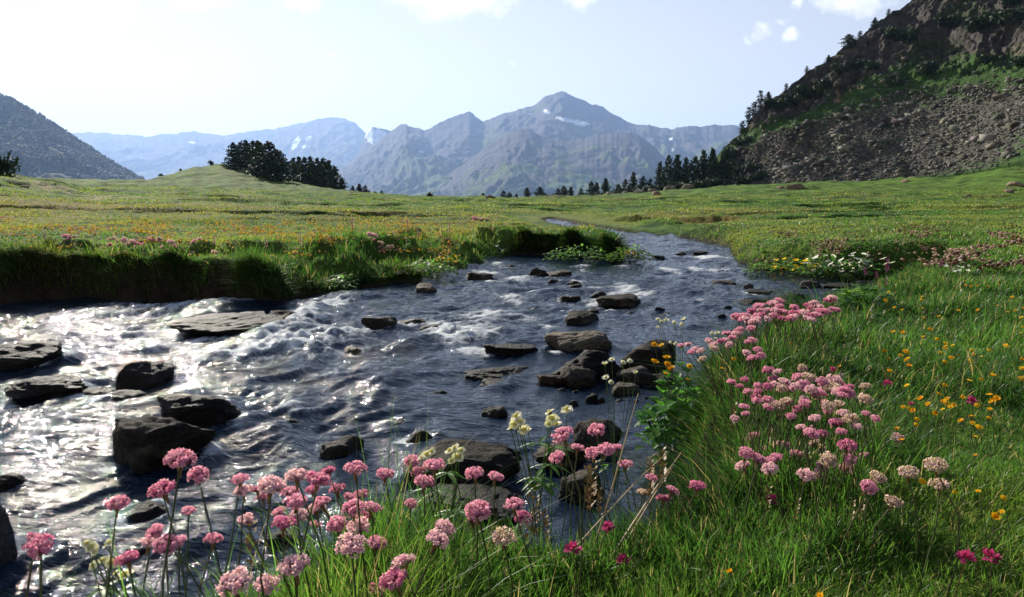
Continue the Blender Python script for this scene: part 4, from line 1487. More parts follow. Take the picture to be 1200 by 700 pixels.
def build_grass():
    rng = np.random.default_rng(31)
    # 1. the turf, density falling with distance as the eye sees it
    N = 760000
    ly = rng.uniform(math.log(.5), math.log(62), N)
    y = np.exp(ly) - .1
    u = rng.uniform(-1.0, 1.0, N)
    x = u * (y * .92 + .35)
    z, d, gx, gy = ground_h(x, y, True)
    keep = (d > .02 + .05 * rng.random(N)) & (z > water_level(x, y) + .03)
    x, y, z, d, gx, gy = x[keep], y[keep], z[keep], d[keep], gx[keep], gy[keep]
    n = len(x)
    tus = smooth(-.2, .6, fbm(x * 1.5, y * 1.5, 3, 221))
    tus2 = smooth(.1, .6, fbm(x * .5, y * .5, 2, 225))
    H = (.030 + .065 * tus * smooth(8, 3, y) + .03 * tus2 * smooth(3, 6, y)) * rng.uniform(.5, 1.4, n)
    H = H * (1 - .75 * smooth(13.5, 15, y) * smooth(30, 24, y) * smooth(1.6, .5, d))
    # the front strip stands taller
    front = smooth(1.9, 1.5, y) * smooth(.45, .2, x)
    H = H * (1 + .5 * front) * np.where((rng.random(n) < .05) & (y < 4), 1.9, 1)
    H = H * (1 + .3 * smooth(12, 40, y))
    Wd = np.maximum(.0026, y * 1.05 / FOCAL * 1.25) * rng.uniform(.7, 1.4, n)
    la = rng.uniform(0, 6.283, n)
    lm = rng.uniform(.1, .75, n)
    lean = np.stack([np.cos(la) * lm + .15, np.sin(la) * lm - .1], 1)
    edge = smooth(.3, .0, d)
    lean[:, 0] -= gx * edge * .6
    lean[:, 1] -= gy * edge * .6
    c = grass_colour(x, y, rng)
    P = np.stack([x, y, z - .008], 1)
    near = y < 3.2
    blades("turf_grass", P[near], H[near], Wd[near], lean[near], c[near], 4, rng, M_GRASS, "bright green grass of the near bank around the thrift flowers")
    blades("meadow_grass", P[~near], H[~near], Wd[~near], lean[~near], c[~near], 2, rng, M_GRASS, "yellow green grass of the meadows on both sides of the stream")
    # 2. long tufts hanging over the lip of the banks
    M = 420000
    ly = rng.uniform(math.log(.7), math.log(19), M)
    y = np.exp(ly)
    x = rng.uniform(-1.0, 1.0, M) * (y * .9 + .3)
    D, gx, gy = shore(x, y)
    pt = np.exp(-((x + 1.15) / 1.6) ** 4 - ((y - 9.3) / 2.2) ** 4)
    k = (D > .02) & (D < .42 + 1.3 * pt) & (rng.random(M) < .9)
    x, y = x[k], y[k]
    z, d, gx, gy = ground_h(x, y, True)
    n = len(x)
    tuft = smooth(-.35, .4, fbm(x * 3.0, y * 3.0, 2, 231))
    H = (.05 + (.13 - .06 * pt[k]) * tuft * smooth(4.0, 6.0, y) * smooth(.9, .1, x) + .035 * tuft) * rng.uniform(.5, 1.35, n)
    H = H * (1 - .7 * smooth(14, 15, y))
    Wd = np.maximum(.0032, y * 1.05 / FOCAL * 1.1) * rng.uniform(.7, 1.3, n)
    la = rng.uniform(0, 6.283, n)
    lm = rng.uniform(.1, .6, n)
    o = smooth(.3, .05, d) * rng.uniform(.1, 1.1, n)
    lean = np.stack([np.cos(la) * lm - gx * o, np.sin(la) * lm - gy * o], 1)
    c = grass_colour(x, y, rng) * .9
    P = np.stack([x, y, z - .01], 1)
    ok = z > water_level(x, y) + .0
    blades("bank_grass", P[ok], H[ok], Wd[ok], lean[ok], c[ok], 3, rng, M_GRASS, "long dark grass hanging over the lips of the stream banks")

    # 3. tufts rooted along the bank's very lip, bending down over the dark bank face
    k0 = len(NORTH_PX) + len(FAR_PX)
    P_, I_ = [], []
    for A, n in ((POLY[:29], 50000), (POLY[k0 + 4:k0 + 13], 9000)):
        seg = np.linalg.norm(np.diff(A, axis=0), axis=1)
        cum = np.concatenate([[0], np.cumsum(seg)])
        sp = rng.uniform(0, cum[-1], n)
        i = np.clip(np.searchsorted(cum, sp) - 1, 0, len(seg) - 1)
        f = ((sp - cum[i]) / np.maximum(seg[i], 1e-6))[:, None]
        P_.append(A[i] * (1 - f) + A[i + 1] * f)
        I_.append(np.full(n, len(I_)))
    p, side = np.concatenate(P_), np.concatenate(I_)
    n = len(p)
    off = rng.uniform(.02, .26, n)
    x = p[:, 0] + rng.normal(0, .03, n) + np.where(side == 1, off * .75, 0)
    y = p[:, 1] + np.where(side == 1, -off * .3, off)
    z, d, gx, gy = ground_h(x, y, True)
    ok = (d > .015) & (z > water_level(x, y) + .03 + .25 * smooth(-2.2, -2.6, x) * rng.random(n))
    x, y, z, gx, gy, side = x[ok], y[ok], z[ok], gx[ok], gy[ok], side[ok]
    n = len(x)
    tuft = smooth(-.3, .4, fbm(x * 2.6, y * 2.6, 2, 241))
    H = (.06 + .16 * tuft) * rng.uniform(.5, 1.3, n) * np.where(side == 1, .75, 1)
    H = H * (1 - .7 * smooth(14, 15, y))
    o = rng.uniform(.5, 1.7, n)
    lean = np.stack([rng.normal(0, .35, n) - gx * o, rng.normal(0, .25, n) - gy * o], 1)
    Wd = np.maximum(.0035, y * 1.05 / FOCAL * 1.1) * rng.uniform(.7, 1.3, n)
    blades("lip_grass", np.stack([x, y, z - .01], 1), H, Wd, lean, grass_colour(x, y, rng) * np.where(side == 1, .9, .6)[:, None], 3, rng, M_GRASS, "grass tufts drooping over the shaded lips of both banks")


build_grass()

# ------------------------------------------------------------------ flowers
PINKS = {'pink': (.76, .28, .48), 'deep': (.66, .16, .36), 'pale': (.82, .47, .60), 'faded': (.62, .42, .36), 'dark': (.30, .03, .09)}


def thrift_head(shade, seed):
    """dome of five-petalled florets, one unit across"""
    rng = np.random.default_rng(seed)
    bag = Bag()
    base = np.array(PINKS[shade])
    # papery core under the florets
    v, f = ICO[2]
    core = v * np.array([.34, .34, .18]) + (0, 0, -.03)
    bag.add(core, None, f, base * .35 + np.array([.03, .015, .012]))
    n = 52
    g = (1 + 5 ** .5) / 2
    for i in range(n):
        zz = 1 - (i + .5) / n * 1.22
        r = math.sqrt(max(0, 1 - zz * zz))
        a = 2 * math.pi * i / g + rng.uniform(-.25, .25)
        d = np.array([math.cos(a) * r, math.sin(a) * r, zz])
        d += rng.normal(size=3) * .12
        d /= np.linalg.norm(d)
        c = d * np.array([.42, .42, .25]) * rng.uniform(.78, 1.25)
        nrm = d * np.array([1, 1, 1.3])
        nrm /= np.linalg.norm(nrm)
        e1 = np.cross(nrm, [.3, .2, .9])
        e1 /= np.linalg.norm(e1)
        e2 = np.cross(nrm, e1)
        s = rng.uniform(.085, .125)
        tone = base * rng.uniform(.72, 1.25)
        tone = tone + (np.array([.85, .62, .68]) - tone) * rng.uniform(0, .6) * (1.2 if shade in ('pale', 'faded') else .7)
        if shade == 'faded' and rng.random() < .5:
            tone = np.array([.55, .44, .30]) * rng.uniform(.7, 1.2)
        a0 = rng.random() * 6.28
        for k in range(5):
            t = a0 + k * 1.2566
            o = e1 * math.cos(t) + e2 * math.sin(t)
            w = -e1 * math.sin(t) + e2 * math.cos(t)
            p0 = c - nrm * .05
            p1 = c + o * s * .65 + w * s * .42 + nrm * .012
            p2 = c + o * s * 1.15 + nrm * (.03 + .03 * rng.random())
            p3 = c + o * s * .65 - w * s * .42 + nrm * .012
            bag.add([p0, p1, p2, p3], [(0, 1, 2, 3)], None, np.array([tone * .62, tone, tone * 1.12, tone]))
    return bag.mesh("flower_head", M_PETAL, False)


HEADS = {s: [thrift_head(s, 10 * i + j) for j in range(k)] for i, (s, k) in enumerate([('pink', 4), ('deep', 2), ('pale', 3), ('faded', 2)])}


def bract_mesh():
    bag = Bag()
    v, q = tube([(0, 0, -.62), (0, 0, -.4), (0, 0, -.22), (0, 0, -.1)], [.055, .075, .16, .30], 8)
    bag.add(v, q, None, (.20, .11, .05))
    return bag.mesh("bract", M_STEM)


BRACT = bract_mesh()
rng_f = random.Random(4)


def gz(x, y):
    return float(ground_h(np.array([x]), np.array([y]))[0])


def stem_to(root, tip, r, col, name="stem"):
    """curved stem from the root (local origin) to the tip"""
    tip = Vector(tip) - Vector(root)
    bend = Vector((rng_f.uniform(-.02, .02), rng_f.uniform(-.02, .02), 0))
    pts = [Vector((0, 0, -.01)), tip * .33 + bend * .7 + Vector((-tip.x * .14, -tip.y * .14, 0)), tip * .68 + bend + Vector((-tip.x * .1, -tip.y * .1, 0)), tip]
    v, q = tube([p[:] for p in pts], [r * 1.15, r, r * .9, r * .8], 5)
    bag = Bag()
    bag.add(v, q, None, np.array(col) * rng_f.uniform(.75, 1.25))
    me = bag.mesh(name, M_STEM)
    d = (pts[3] - pts[2]).normalized()
    return me, d


def root_for(x, y, lean=.05):
    """a rooting point on land near the spot under a flower head"""
    rx, ry = x + rng_f.uniform(-lean, lean), y + rng_f.uniform(-lean, lean) * .7
    for _ in range(6):
        D, gx, gy = shore(np.array([rx]), np.array([ry]))
        if D[0] > .10:
            break
        rx += gx[0] * (.11 - D[0])
        ry += gy[0] * (.11 - D[0])
    return rx, ry


THR = [0]


def thrift(px, py, w, shade, label, group, dist=None, zhead=None, size=None, bract=False):
    if dist is None and zhead is None:
        dist = min(.030 * FOCAL / w / (1 / (CP + (350 - py) / FOCAL * SP)), .80 if px < 160 else (1.0 if px < 300 else (1.2 if px < 640 else (1.38 if px < 840 else 9))))
    if dist is not None:
        y = dist
        x, z = float(uu(px, py)) * y, CAM_Z + float(slope(py)) * y
    else:
        x, y = at_z(px, py, zhead)
        z = zhead
    rx, ry = root_for(x, y)
    rz = gz(rx, ry)
    if z < rz + .05:
        z = rz + .05
    dia = w * math.hypot(y, CAM_Z - z) / FOCAL if size is None else size
    t = thing("thrift_flower", (rx, ry, rz), label, "flower", group)
    me, d = stem_to((rx, ry, rz), (x, y, z - dia * .12), .0011 + .00025 * dia / .03, (.07, .085, .03))
    link("stem", me, t)
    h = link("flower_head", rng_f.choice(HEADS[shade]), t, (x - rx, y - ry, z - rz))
    q = (d + Vector((rng_f.uniform(-.45, .45), rng_f.uniform(-.55, .3), .6))).normalized().to_track_quat('Z', 'Y')
    h.rotation_mode = 'QUATERNION'
    h.rotation_quaternion = q @ Vector((0, 0, 1)).rotation_difference(Vector((0, 0, 1)))
    h.rotation_quaternion = q
    s = dia * 1.0 * rng_f.uniform(.9, 1.1)
    h.scale = (s * rng_f.uniform(.94, 1.06), s * rng_f.uniform(.94, 1.06), s * rng_f.uniform(.85, 1.08))
    if bract:
        b = link("bract", BRACT, t, (x - rx, y - ry, z - rz))
        b.rotation_mode = 'QUATERNION'
        b.rotation_quaternion = q
        b.scale = (s * .8, s * .8, s)
    THR[0] += 1
    return t


FG = [  # column, row, width, shade, label
    (211, 539, 33, 'pink', "tall pink thrift whose head stands against the big brown boulder"),
    (232, 557, 24, 'pink', "pink thrift just right of the tall one before the big brown boulder"),
    (190, 574, 27, 'deep', "pink thrift left of and lower than the tall one before the brown boulder"),
    (137, 590, 27, 'deep', "deep pink thrift alone over dark water left of the tall thrift"),
    (221, 599, 15, 'pink', "small pink thrift below the tall one before the brown boulder"),
    (47, 641, 34, 'deep', "large deep pink thrift farthest left over the streaming water"),
    (41, 631, 18, 'dark', "small dark reddish thrift bud behind the farthest left thrift"),
    (182, 623, 21, 'pink', "upper pink thrift of the tight knot above the cream flowers"),
    (176, 637, 22, 'pale', "left pale thrift of the tight knot above the cream flowers"),
    (194, 639, 29, 'pink', "biggest pink thrift of the tight knot above the cream flowers"),
    (209, 634, 17, 'pink', "right pink thrift of the tight knot above the cream flowers"),
    (250, 632, 22, 'pink', "pink thrift alone where the grass edge begins at lower left"),
    (149, 655, 22, 'deep', "deep pink thrift right of the lowest cream flowers"),
    (275, 682, 37, 'pale', "large pale thrift low in the grass, leftmost of the bottom row"),
    (312, 686, 29, 'pale', "pale thrift low in the grass, second from left in the bottom row"),
    (345, 664, 33, 'pale', "pale pink thrift low in the grass, third from left in the bottom row"),
    (409, 688, 22, 'pink', "pink thrift at the bottom edge left of the twin pink heads"),
    (439, 694, 24, 'deep', "deep pink thrift head cut by the bottom edge of the view"),
    (461, 680, 31, 'deep', "large deep pink thrift low near the bottom edge, right of the bottom row"),
    (473, 658, 28, 'pale', "flat pale thrift standing right above the low deep pink one"),
    (412, 639, 35, 'pale', "largest pale pink thrift in the middle of the foreground clump"),
    (442, 637, 23, 'pink', "pink thrift touching the right of the largest middle head"),
    (420, 618, 25, 'pale', "pale thrift directly above the largest middle head"),
    (417, 549, 27, 'pink', "tallest pink thrift of the foreground clump, over open dark water"),
    (451, 556, 20, 'pink', "small pink thrift alone right of the clump's tallest head"),
    (560, 599, 29, 'pink', "large pink thrift alone in front of the wide cracked slab"),
    (590, 630, 27, 'faded', "faded brownish pink thrift below and right of the large lone one"),
    (602, 591, 23, 'pink', "upper pink thrift of the pair right of the large lone one"),
    (612, 606, 19, 'deep', "lower deep pink thrift of the pair right of the large lone one"),
    (521, 620, 26, 'pale', "upper pale thrift of the pair below the cracked slab"),
    (513, 632, 28, 'pale', "lower pale thrift of the pair below the cracked slab"),
    (555, 609, 19, 'pink', "pink thrift tucked under the large lone head"),
    (482, 591, 17, 'pink', "small round pink thrift between the clump and the cracked slab"),
    (483, 541, 20, 'pink', "highest pink thrift of the small bunch left of the cracked slab"),
    (490, 553, 18, 'deep', "deep pink thrift under the highest of the bunch left of the slab"),
    (509, 546, 24, 'pink', "pink thrift at the right of the bunch left of the slab"),
    (497, 565, 22, 'pink', "lowest pink thrift of the bunch left of the slab"),
    (556, 555, 24, 'pink', "pink thrift leaning on a thick stem over the cracked slab"),
    (581, 559, 21, 'pink', "pink thrift right of the leaning one over the cracked slab"),
    (659, 510, 23, 'pink', "pink thrift right under the cream flowers by the straw stalks"),
    (699, 504, 19, 'pink', "pink thrift in front of the rounded brown grey rock"),
    (653, 536, 21, 'pink', "pink thrift over the brown rock half hidden by cream flowers"),
    (677, 525, 16, 'pink', "small pink thrift left of the row behind the tallest straw"),
    (695, 531, 19, 'pink', "left head of the pink thrift row behind the tallest straw"),
    (711, 527, 20, 'pink', "middle head of the pink thrift row behind the tallest straw"),
    (722, 525, 16, 'pink', "right head of the pink thrift row behind the tallest straw"),
    (733, 544, 17, 'pink', "pink thrift alone right of the tallest straw"),
    (764, 560, 15, 'pink', "pink thrift beside the pale rock under the near bank"),
    (788, 575, 18, 'pink', "pink thrift over dark water below the pale rock"),
    (753, 577, 12, 'faded', "small faded thrift behind the thick straw stalks"),
    (777, 592, 17, 'deep', "low pink thrift over dark water right of the straws"),
    (817, 570, 19, 'deep', "pink thrift on a dark stem at the foot of the near bank"),
    (1064, 554, 21, 'faded', "cream faded thrift, left one of the three tall heads at right"),
    (1096, 546, 23, 'faded', "pinkish faded thrift, topmost of the three tall heads at right"),
    (1101, 568, 22, 'faded', "flat cream thrift, lowest of the three tall heads at right"),
    (1047, 588, 21, 'faded', "cream faded thrift on top of a pinker one in the right grass"),
    (1045, 599, 15, 'pale', "pale thrift right under the cream faded head in the right grass"),
    (1018, 571, 21, 'pink', "pink thrift lowest at the right end of the right-hand clump"),
    (1029, 560, 20, 'faded', "faded pale thrift at the right end of the right-hand clump"),
    (993, 522, 20, 'deep', "deep pink thrift alone above the right-hand clump"),
    (959, 584, 17, 'pale', "pale thrift hanging lowest below the right-hand clump"),
    (921, 575, 12, 'pink', "small pink thrift alone under the left half of the right-hand clump"),
]
for (px, py, w, sh, lab) in FG:
    thrift(px, py, w, 'deep' if sh == 'dark' else sh, lab, "thrift flowers nearest the camera", bract=True)
CL1 = [(281, 562, 19), (285, 575, 21), (302, 574, 17), (318, 570, 30), (348, 558, 27), (373, 562, 29), (385, 552, 18), (366, 574, 16), (347, 588, 25), (377, 588, 21), (370, 596, 19), (288, 609, 20), (349, 604, 22),
       (332, 613, 26), (370, 615, 15), (396, 615, 24), (410, 583, 17), (423, 580, 17), (414, 596, 25), (436, 595, 23), (308, 583, 18), (340, 577, 20), (395, 573, 18), (327, 600, 17), (425, 606, 18)]
for (px, py, w) in CL1:
    thrift(px, py, w, rng_f.choice(['pink', 'pink', 'pink', 'pale', 'deep']), "pink thrift in the crowded foreground clump that stands over open water", "thrift of the crowded foreground clump", bract=True)
CL2 = [(875, 532, 18), (889, 538, 18), (907, 538, 18), (870, 546, 17), (877, 552, 14), (902, 549, 20), (911, 550, 15), (882, 562, 14), (920, 560, 15), (936, 547, 16), (929, 554, 16), (945, 557, 20), (946, 567, 14), (971, 539, 21), (963, 548, 17),
       (977, 550, 14), (996, 538, 18), (993, 548, 17), (978, 561, 11), (961, 564, 15), (1009, 558, 16), (952, 545, 15), (895, 545, 15)]
for (px, py, w) in CL2:
    thrift(px, py, w, 'faded' if px in (971, 961, 952) else rng_f.choice(['pink', 'pale', 'pale', 'pink']), "pale pink thrift in the lower right-hand clump beside the near bank", "thrift of the lower right-hand clump", bract=True)
CL3 = [(950, 509, 18), (939, 501, 14), (927, 488, 13), (979, 495, 17), (986, 506, 14), (997, 491, 16), (1015, 485, 11), (1026, 491, 12), (1014, 468, 16), (970, 477, 16), (982, 474, 14), (943, 472, 13), (921, 470, 13), (911, 474, 13), (899, 468, 12),
       (872, 477, 12), (861, 491, 11), (874, 485, 11), (963, 508, 13), (1003, 500, 12), (955, 490, 13), (900, 478, 12), (887, 470, 11), (988, 484, 14), (934, 480, 12)]
CL4 = [(857, 448, 12), (867, 453, 11), (873, 445, 11), (876, 459, 11), (888, 452, 10), (888, 459, 11), (886, 465, 11), (900, 469, 13), (900, 434, 14), (911, 436, 13), (906, 444, 14), (900, 453, 13), (909, 451, 14), (920, 448, 16), (934, 442, 15), (940, 432, 12),
       (949, 443, 16), (932, 453, 15), (942, 452, 18), (957, 459, 14), (964, 448, 16), (978, 445, 16), (985, 450, 14), (962, 461, 14), (975, 455, 18), (989, 457, 15), (995, 454, 13), (955, 464, 14), (988, 464, 13), (996, 462, 12), (1014, 453, 14),
       (968, 475, 14), (970, 481, 12), (943, 468, 13), (943, 475, 12), (914, 476, 14), (922, 471, 14), (926, 455, 14), (916, 456, 13), (950, 456, 14), (968, 452, 14), (982, 460, 14)]
CL5 = [(881, 420, 13), (875, 414, 11), (888, 410, 11), (892, 417, 12), (882, 399, 12), (876, 401, 10), (880, 385, 11), (855, 404, 11), (836, 404, 11), (831, 400, 10), (837, 409, 11), (821, 411, 10), (823, 421, 10), (852, 391, 11), (858, 396, 11), (865, 389, 12),
       (850, 399, 10), (862, 392, 10), (845, 400, 10), (868, 386, 10), (814, 409, 9), (806, 404, 9), (798, 405, 9), (810, 413, 9)]
for (cl, lab, grp) in ((CL3, "pink thrift scattered just above the lower right-hand clump", "thrift scattered above the lower clump"), (CL4, "pink thrift in the dense upper right-hand clump on the near bank", "thrift of the dense upper right-hand clump"),
                       (CL5, "pink thrift strung along the near bank's edge above the yellow flowers", "thrift along the near bank's edge")):
    for (px, py, w) in cl:
        zh = max(gz(*at_z(px, py, .68)), .46) + rng_f.uniform(.17, .21)
        thrift(px, py, w, rng_f.choice(['pink', 'pink', 'pink', 'pale', 'pale', 'deep', 'deep', 'faded']), lab, grp, zhead=zh)


def in_poly(x, y, P):
    c = False
    for i in range(len(P)):
        (x1, y1), (x2, y2) = P[i], P[i - 1]
        if (y1 > y) != (y2 > y) and x < (x2 - x1) * (y - y1) / (y2 - y1) + x1:
            c = not c
    return c


BAND = [(858, 373), (880, 360), (915, 353), (940, 361), (958, 352), (985, 347), (988, 357), (975, 372), (950, 376), (910, 373), (880, 380)]
k = 0
while k < 78:
    px, py = rng_f.uniform(856, 990), rng_f.uniform(345, 381)
    if in_poly(px, py, BAND):
        zh = .66 + .02 * rng_f.random()
        thrift(px, py, rng_f.uniform(9, 12), rng_f.choice(['pink', 'pink', 'deep', 'pale']), "pink thrift in the dense band at the water's edge across the near bank", "thrift of the dense band at the water's edge", zhead=zh)
        k += 1
LB = [(81, 282, 9), (87, 279, 8), (78, 287, 8), (131, 280, 9), (138, 288, 8), (145, 282, 9), (155, 283, 8), (161, 287, 8), (150, 291, 7), (175, 283, 8), (187, 280, 8), (190, 290, 7), (200, 284, 8), (203, 289, 8), (196, 298, 7), (187, 296, 7), (227, 283, 7), (234, 280, 6), (160, 298, 7), (170, 302, 7),
      (122, 299, 6), (130, 305, 7), (252, 296, 8), (320, 301, 7), (446, 291, 8), (452, 295, 9), (458, 290, 8), (447, 300, 8), (438, 294, 7), (456, 302, 8), (440, 300, 8), (434, 291, 8), (565, 266, 7), (560, 270, 7), (571, 268, 7), (556, 266, 6)]
for (px, py, w) in LB:
    x, y = at_z(px, py, .60)
    near = px < 300
    lab = "pink thrift rising from the grass on the brink of the dark left bank" if px < 330 else ("pink thrift on the flowery point of the left bank above the pale rock" if px < 500 else "tiny pink thrift far off on the tongue of the left bank")
    thrift(px, py, w, rng_f.choice(['pale', 'pale', 'pink', 'faded']), lab, lab.replace("pink thrift rising", "thrift rising"), dist=(7.6 if px < 330 else (9.2 if px < 500 else 16)))


# --- yellow daisies
def daisy_mesh(col, seed, n=14, cup=.25, centre=None):
    rng = np.random.default_rng(seed)
    bag = Bag()
    for ring, (r1, cz, m) in enumerate(((.5, .10, n), (.36, .17, n - 2))):
        for k in range(m):
            a = k / m * 6.283 + rng.uniform(-.1, .1) + ring * .2
            o, w = np.array([math.cos(a), math.sin(a), 0]), np.array([-math.sin(a), math.cos(a), 0])
            r = r1 * rng.uniform(.88, 1.08)
            h = r / m * 3.0
            up = cup * r + cz - .1
            bag.add([o * .05 + (0, 0, -.02), o * r * .6 + w * h + (0, 0, up * .6), o * r + (0, 0, up + rng.uniform(-.04, .04)), o * r * .6 - w * h + (0, 0, up * .6)], [(0, 1, 2, 3)], None, np.array(col) * rng.uniform(.8, 1.15))
    v, f = ICO[2]
    bag.add(v * np.array([.16, .16, .09]) + (0, 0, .1), None, f, centre or (np.array(col) * np.array([.95, .72, .6])))
    v, q = tube([(0, 0, -.22), (0, 0, -.08), (0, 0, .0)], [.06, .15, .2], 7)
    bag.add(v, q, None, (.05, .08, .02))
    return bag.mesh("flower_head", M_PETAL, False)


YEL = [daisy_mesh((.85, .52, .015), 1), daisy_mesh((.88, .60, .02), 2), daisy_mesh((.80, .42, .01), 3, 12, .5)]
WHT = [daisy_mesh((.80, .78, .66), 5, 6, .55, (.55, .50, .08)), daisy_mesh((.84, .82, .74), 6, 5, .35, (.6, .52, .10))]
CRM = [daisy_mesh((.84, .81, .60), 7, 5, .12, (.6, .55, .15)), daisy_mesh((.86, .83, .66), 8, 6, .05, (.6, .55, .15))]


def small_flower(name, heads, x, y, z, dia, label, group, cat="flower", stemcol=(.06, .09, .03), tilt=.5):
    rx, ry = root_for(x, y, .03)
    rz = gz(rx, ry)
    z = max(z, rz + .03)
    t = thing(name, (rx, ry, rz), label, cat, group)
    me, d = stem_to((rx, ry, rz), (x, y, z - dia * .1), max(.0009, .3 * y / FOCAL), stemcol)
    link("stem", me, t)
    h = link("flower_head", rng_f.choice(heads), t, (x - rx, y - ry, z - rz))
    dv = Vector((rng_f.uniform(-tilt, tilt) - .25, rng_f.uniform(-tilt, tilt) - .35, 1)).normalized()
    h.rotation_mode = 'QUATERNION'
    h.rotation_quaternion = dv.to_track_quat('Z', 'Y')
    h.scale = (dia,) * 3
    return t


YS = [(1081, 565, 11, "bright yellow flower between the three tall cream thrift heads"), (1119, 577, 7, "small yellow bud right of the three tall cream thrift heads"), (1146, 576, 8, "yellow flower right of the small yellow bud in the right grass"), (1176, 584, 9, "yellow flower near the right edge above the largest yellow one"),
      (1167, 606, 12, "largest lone yellow flower near the right edge of the grass"), (1174, 600, 8, "orange yellow bud just behind the largest lone yellow flower"), (855, 670, 9, "orange yellow flower alone low in the grass below the near bank"), (961, 698, 11, "yellow flower cut by the bottom edge of the view"),
      (1056, 516, 8, "yellow flower alone left of the shaded tuft in the right meadow")]
for (px, py, w, lab) in YS:
    x, y = at_z(px, py, .58)
    small_flower("yellow_flower", YEL, x, y, .58, w * y / FOCAL, lab, "yellow flowers near the camera")
PAT = [(1096, 485, 7), (1058, 477, 6), (1143, 512, 7), (1143, 534, 5), (1105, 480, 5), (984, 430, 5), (927, 403, 5), (860, 421, 6), (1020, 432, 6), (846, 432, 6)]
for (px, py, w) in PAT:
    x, y = at_z(px, py, .56)
    small_flower("yellow_flower", YEL, x, y, .56, w * y / FOCAL * 1.1, "small yellow flower scattered singly in the short grass behind the thrift clumps", "yellow flowers behind the thrift clumps")
k = 0
while k < 120:
    px, py = rng_f.uniform(1035, 1230), rng_f.uniform(338, 510)
    if fbm(np.array([px * .018]), np.array([py * .03]), 2, 301)[0] < rng_f.uniform(-.35, .3):
        continue
    x, y = at_z(px, py, .55)
    small_flower("yellow_flower", YEL, x, y, .55 + rng_f.uniform(-.01, .03), rng_f.uniform(.013, .021), "yellow flower strewn over the short turf of the right meadow", "yellow flowers of the right meadow")
    k += 1


# --- small things far off: single meshes
def far_flower_mesh(col, seed, blobs=1):
    rng = np.random.default_rng(seed)
    bag = Bag()
    for b in range(blobs):
        ox, oy = (rng.uniform(-.5, .5), rng.uniform(-.5, .5)) if blobs > 1 else (0, 0)
        for k in range(7):
            a = k / 7 * 6.283
            o, w = np.array([math.cos(a), math.sin(a), 0]), np.array([-math.sin(a), math.cos(a), 0])
            bag.add([(ox, oy, 0), o * .4 + w * .2 + (ox, oy, .08), o * .55 + (ox, oy, .15), o * .4 - w * .2 + (ox, oy, .08)], [(0, 1, 2, 3)], None, np.array(col) * rng.uniform(.8, 1.15))
    v, q = tube([(0, 0, -4), (.1, 0, -2), (0, 0, 0)], .06, 4)
    bag.add(v, q, None, (.05, .09, .02))
    return bag.mesh("small_flower", M_PETAL, False)


FW, FY = [far_flower_mesh((.80, .80, .72), s) for s in (1, 2)], [far_flower_mesh((.85, .55, .02), s) for s in (3, 4)]


def far_flower(name, meshes, px, py, dist, w, label, group):
    x, y = float(uu(px, py)) * dist, dist
    z = CAM_Z + float(slope(py)) * dist
    o = link(name, rng_f.choice(meshes), None, (x, y, z))
    s = w * dist / FOCAL
    o.scale = (s, s, s)
    o.rotation_euler = (rng_f.uniform(.0, .7), rng_f.uniform(-.4, .4), rng_f.uniform(0, 6))
    return tag(o, label, "flower", group)


def far_patch(n, box, fn, name, meshes, w, label, group, h=.10, bank=False):
    k = 0
    while k < n:
        if bank:
            px, py = rng_f.uniform(box[0], box[2]), rng_f.uniform(box[1], box[3])
            if fn(px, py) < rng_f.random():
                continue
            y = at_water(px, np.interp(px, [893, 930, 952, 985, 1040, 1090, 1150], [317, 322, 327, 330, 332, 335, 338]))[1] + rng_f.uniform(-.22, .25)
            far_flower(name, meshes, px, py, y, rng_f.uniform(w * .75, w * 1.25), label, group)
            k += 1
            continue
        px, py = rng_f.uniform(box[0], box[2]), rng_f.uniform(box[1], box[3])
        if fn(px, py) < rng_f.random():
            continue
        # the ray meets a layer h above the ground
        y = 5.0
        for _ in range(40):
            x = float(uu(px, py)) * y
            z = CAM_Z + float(slope(py)) * y
            if z < gz(x, y) + h:
                break
            y *= 1.025
        far_flower(name, meshes, px, py, y, rng_f.uniform(w * .75, w * 1.25), label, group)
        k += 1


ell = lambda cx, cy, rx, ry: (lambda px, py: max(0, 1.1 - ((px - cx) / rx) ** 2 - ((py - cy) / ry) ** 2))
far_patch(60, (930, 294, 1050, 326), ell(990, 309, 58, 15), "white_flower", FW, 6.5, "white flower in the broad left patch on the far bank", "white flowers of the broad patch on the far bank", .2, True)
far_patch(26, (1045, 318, 1098, 342), ell(1070, 330, 26, 11), "white_flower", FW, 6, "white flower in the small right patch around the grey rock", "white flowers of the small patch around the rock", .1, True)
far_patch(12, (1105, 302, 1145, 330), ell(1125, 314, 20, 12), "white_flower", FW, 5, "white flower in the loose group right of both white patches", "white flowers right of the patches", .10)
far_patch(24, (893, 300, 962, 328), ell(930, 313, 36, 13), "yellow_flower", FY, 6, "yellow flower on the far bank left of the white patch", "yellow flowers of the far bank", .12, True)
far_patch(14, (500, 296, 545, 318), ell(520, 307, 22, 9), "yellow_flower", FY, 6, "yellow flower in the row on the point of the left bank", "yellow flowers on the point of the left bank", .10)
far_patch(7, (395, 316, 415, 332), ell(404, 324, 9, 8), "yellow_flower", FY, 6, "yellow flower in the tuft at the foot of the left bank", "yellow flowers at the foot of the left bank", .06)
far_patch(10, (480, 300, 515, 322), ell(498, 311, 17, 10), "white_flower", FW, 5, "white flower beside the yellow row on the left bank's point", "white flowers on the left bank's point", .08)
far_patch(8, (575, 278, 600, 296), ell(586, 287, 12, 8), "white_flower", FW, 5, "cream flower on the tip of the left bank's tongue", "cream flowers on the left bank's tongue", .08)


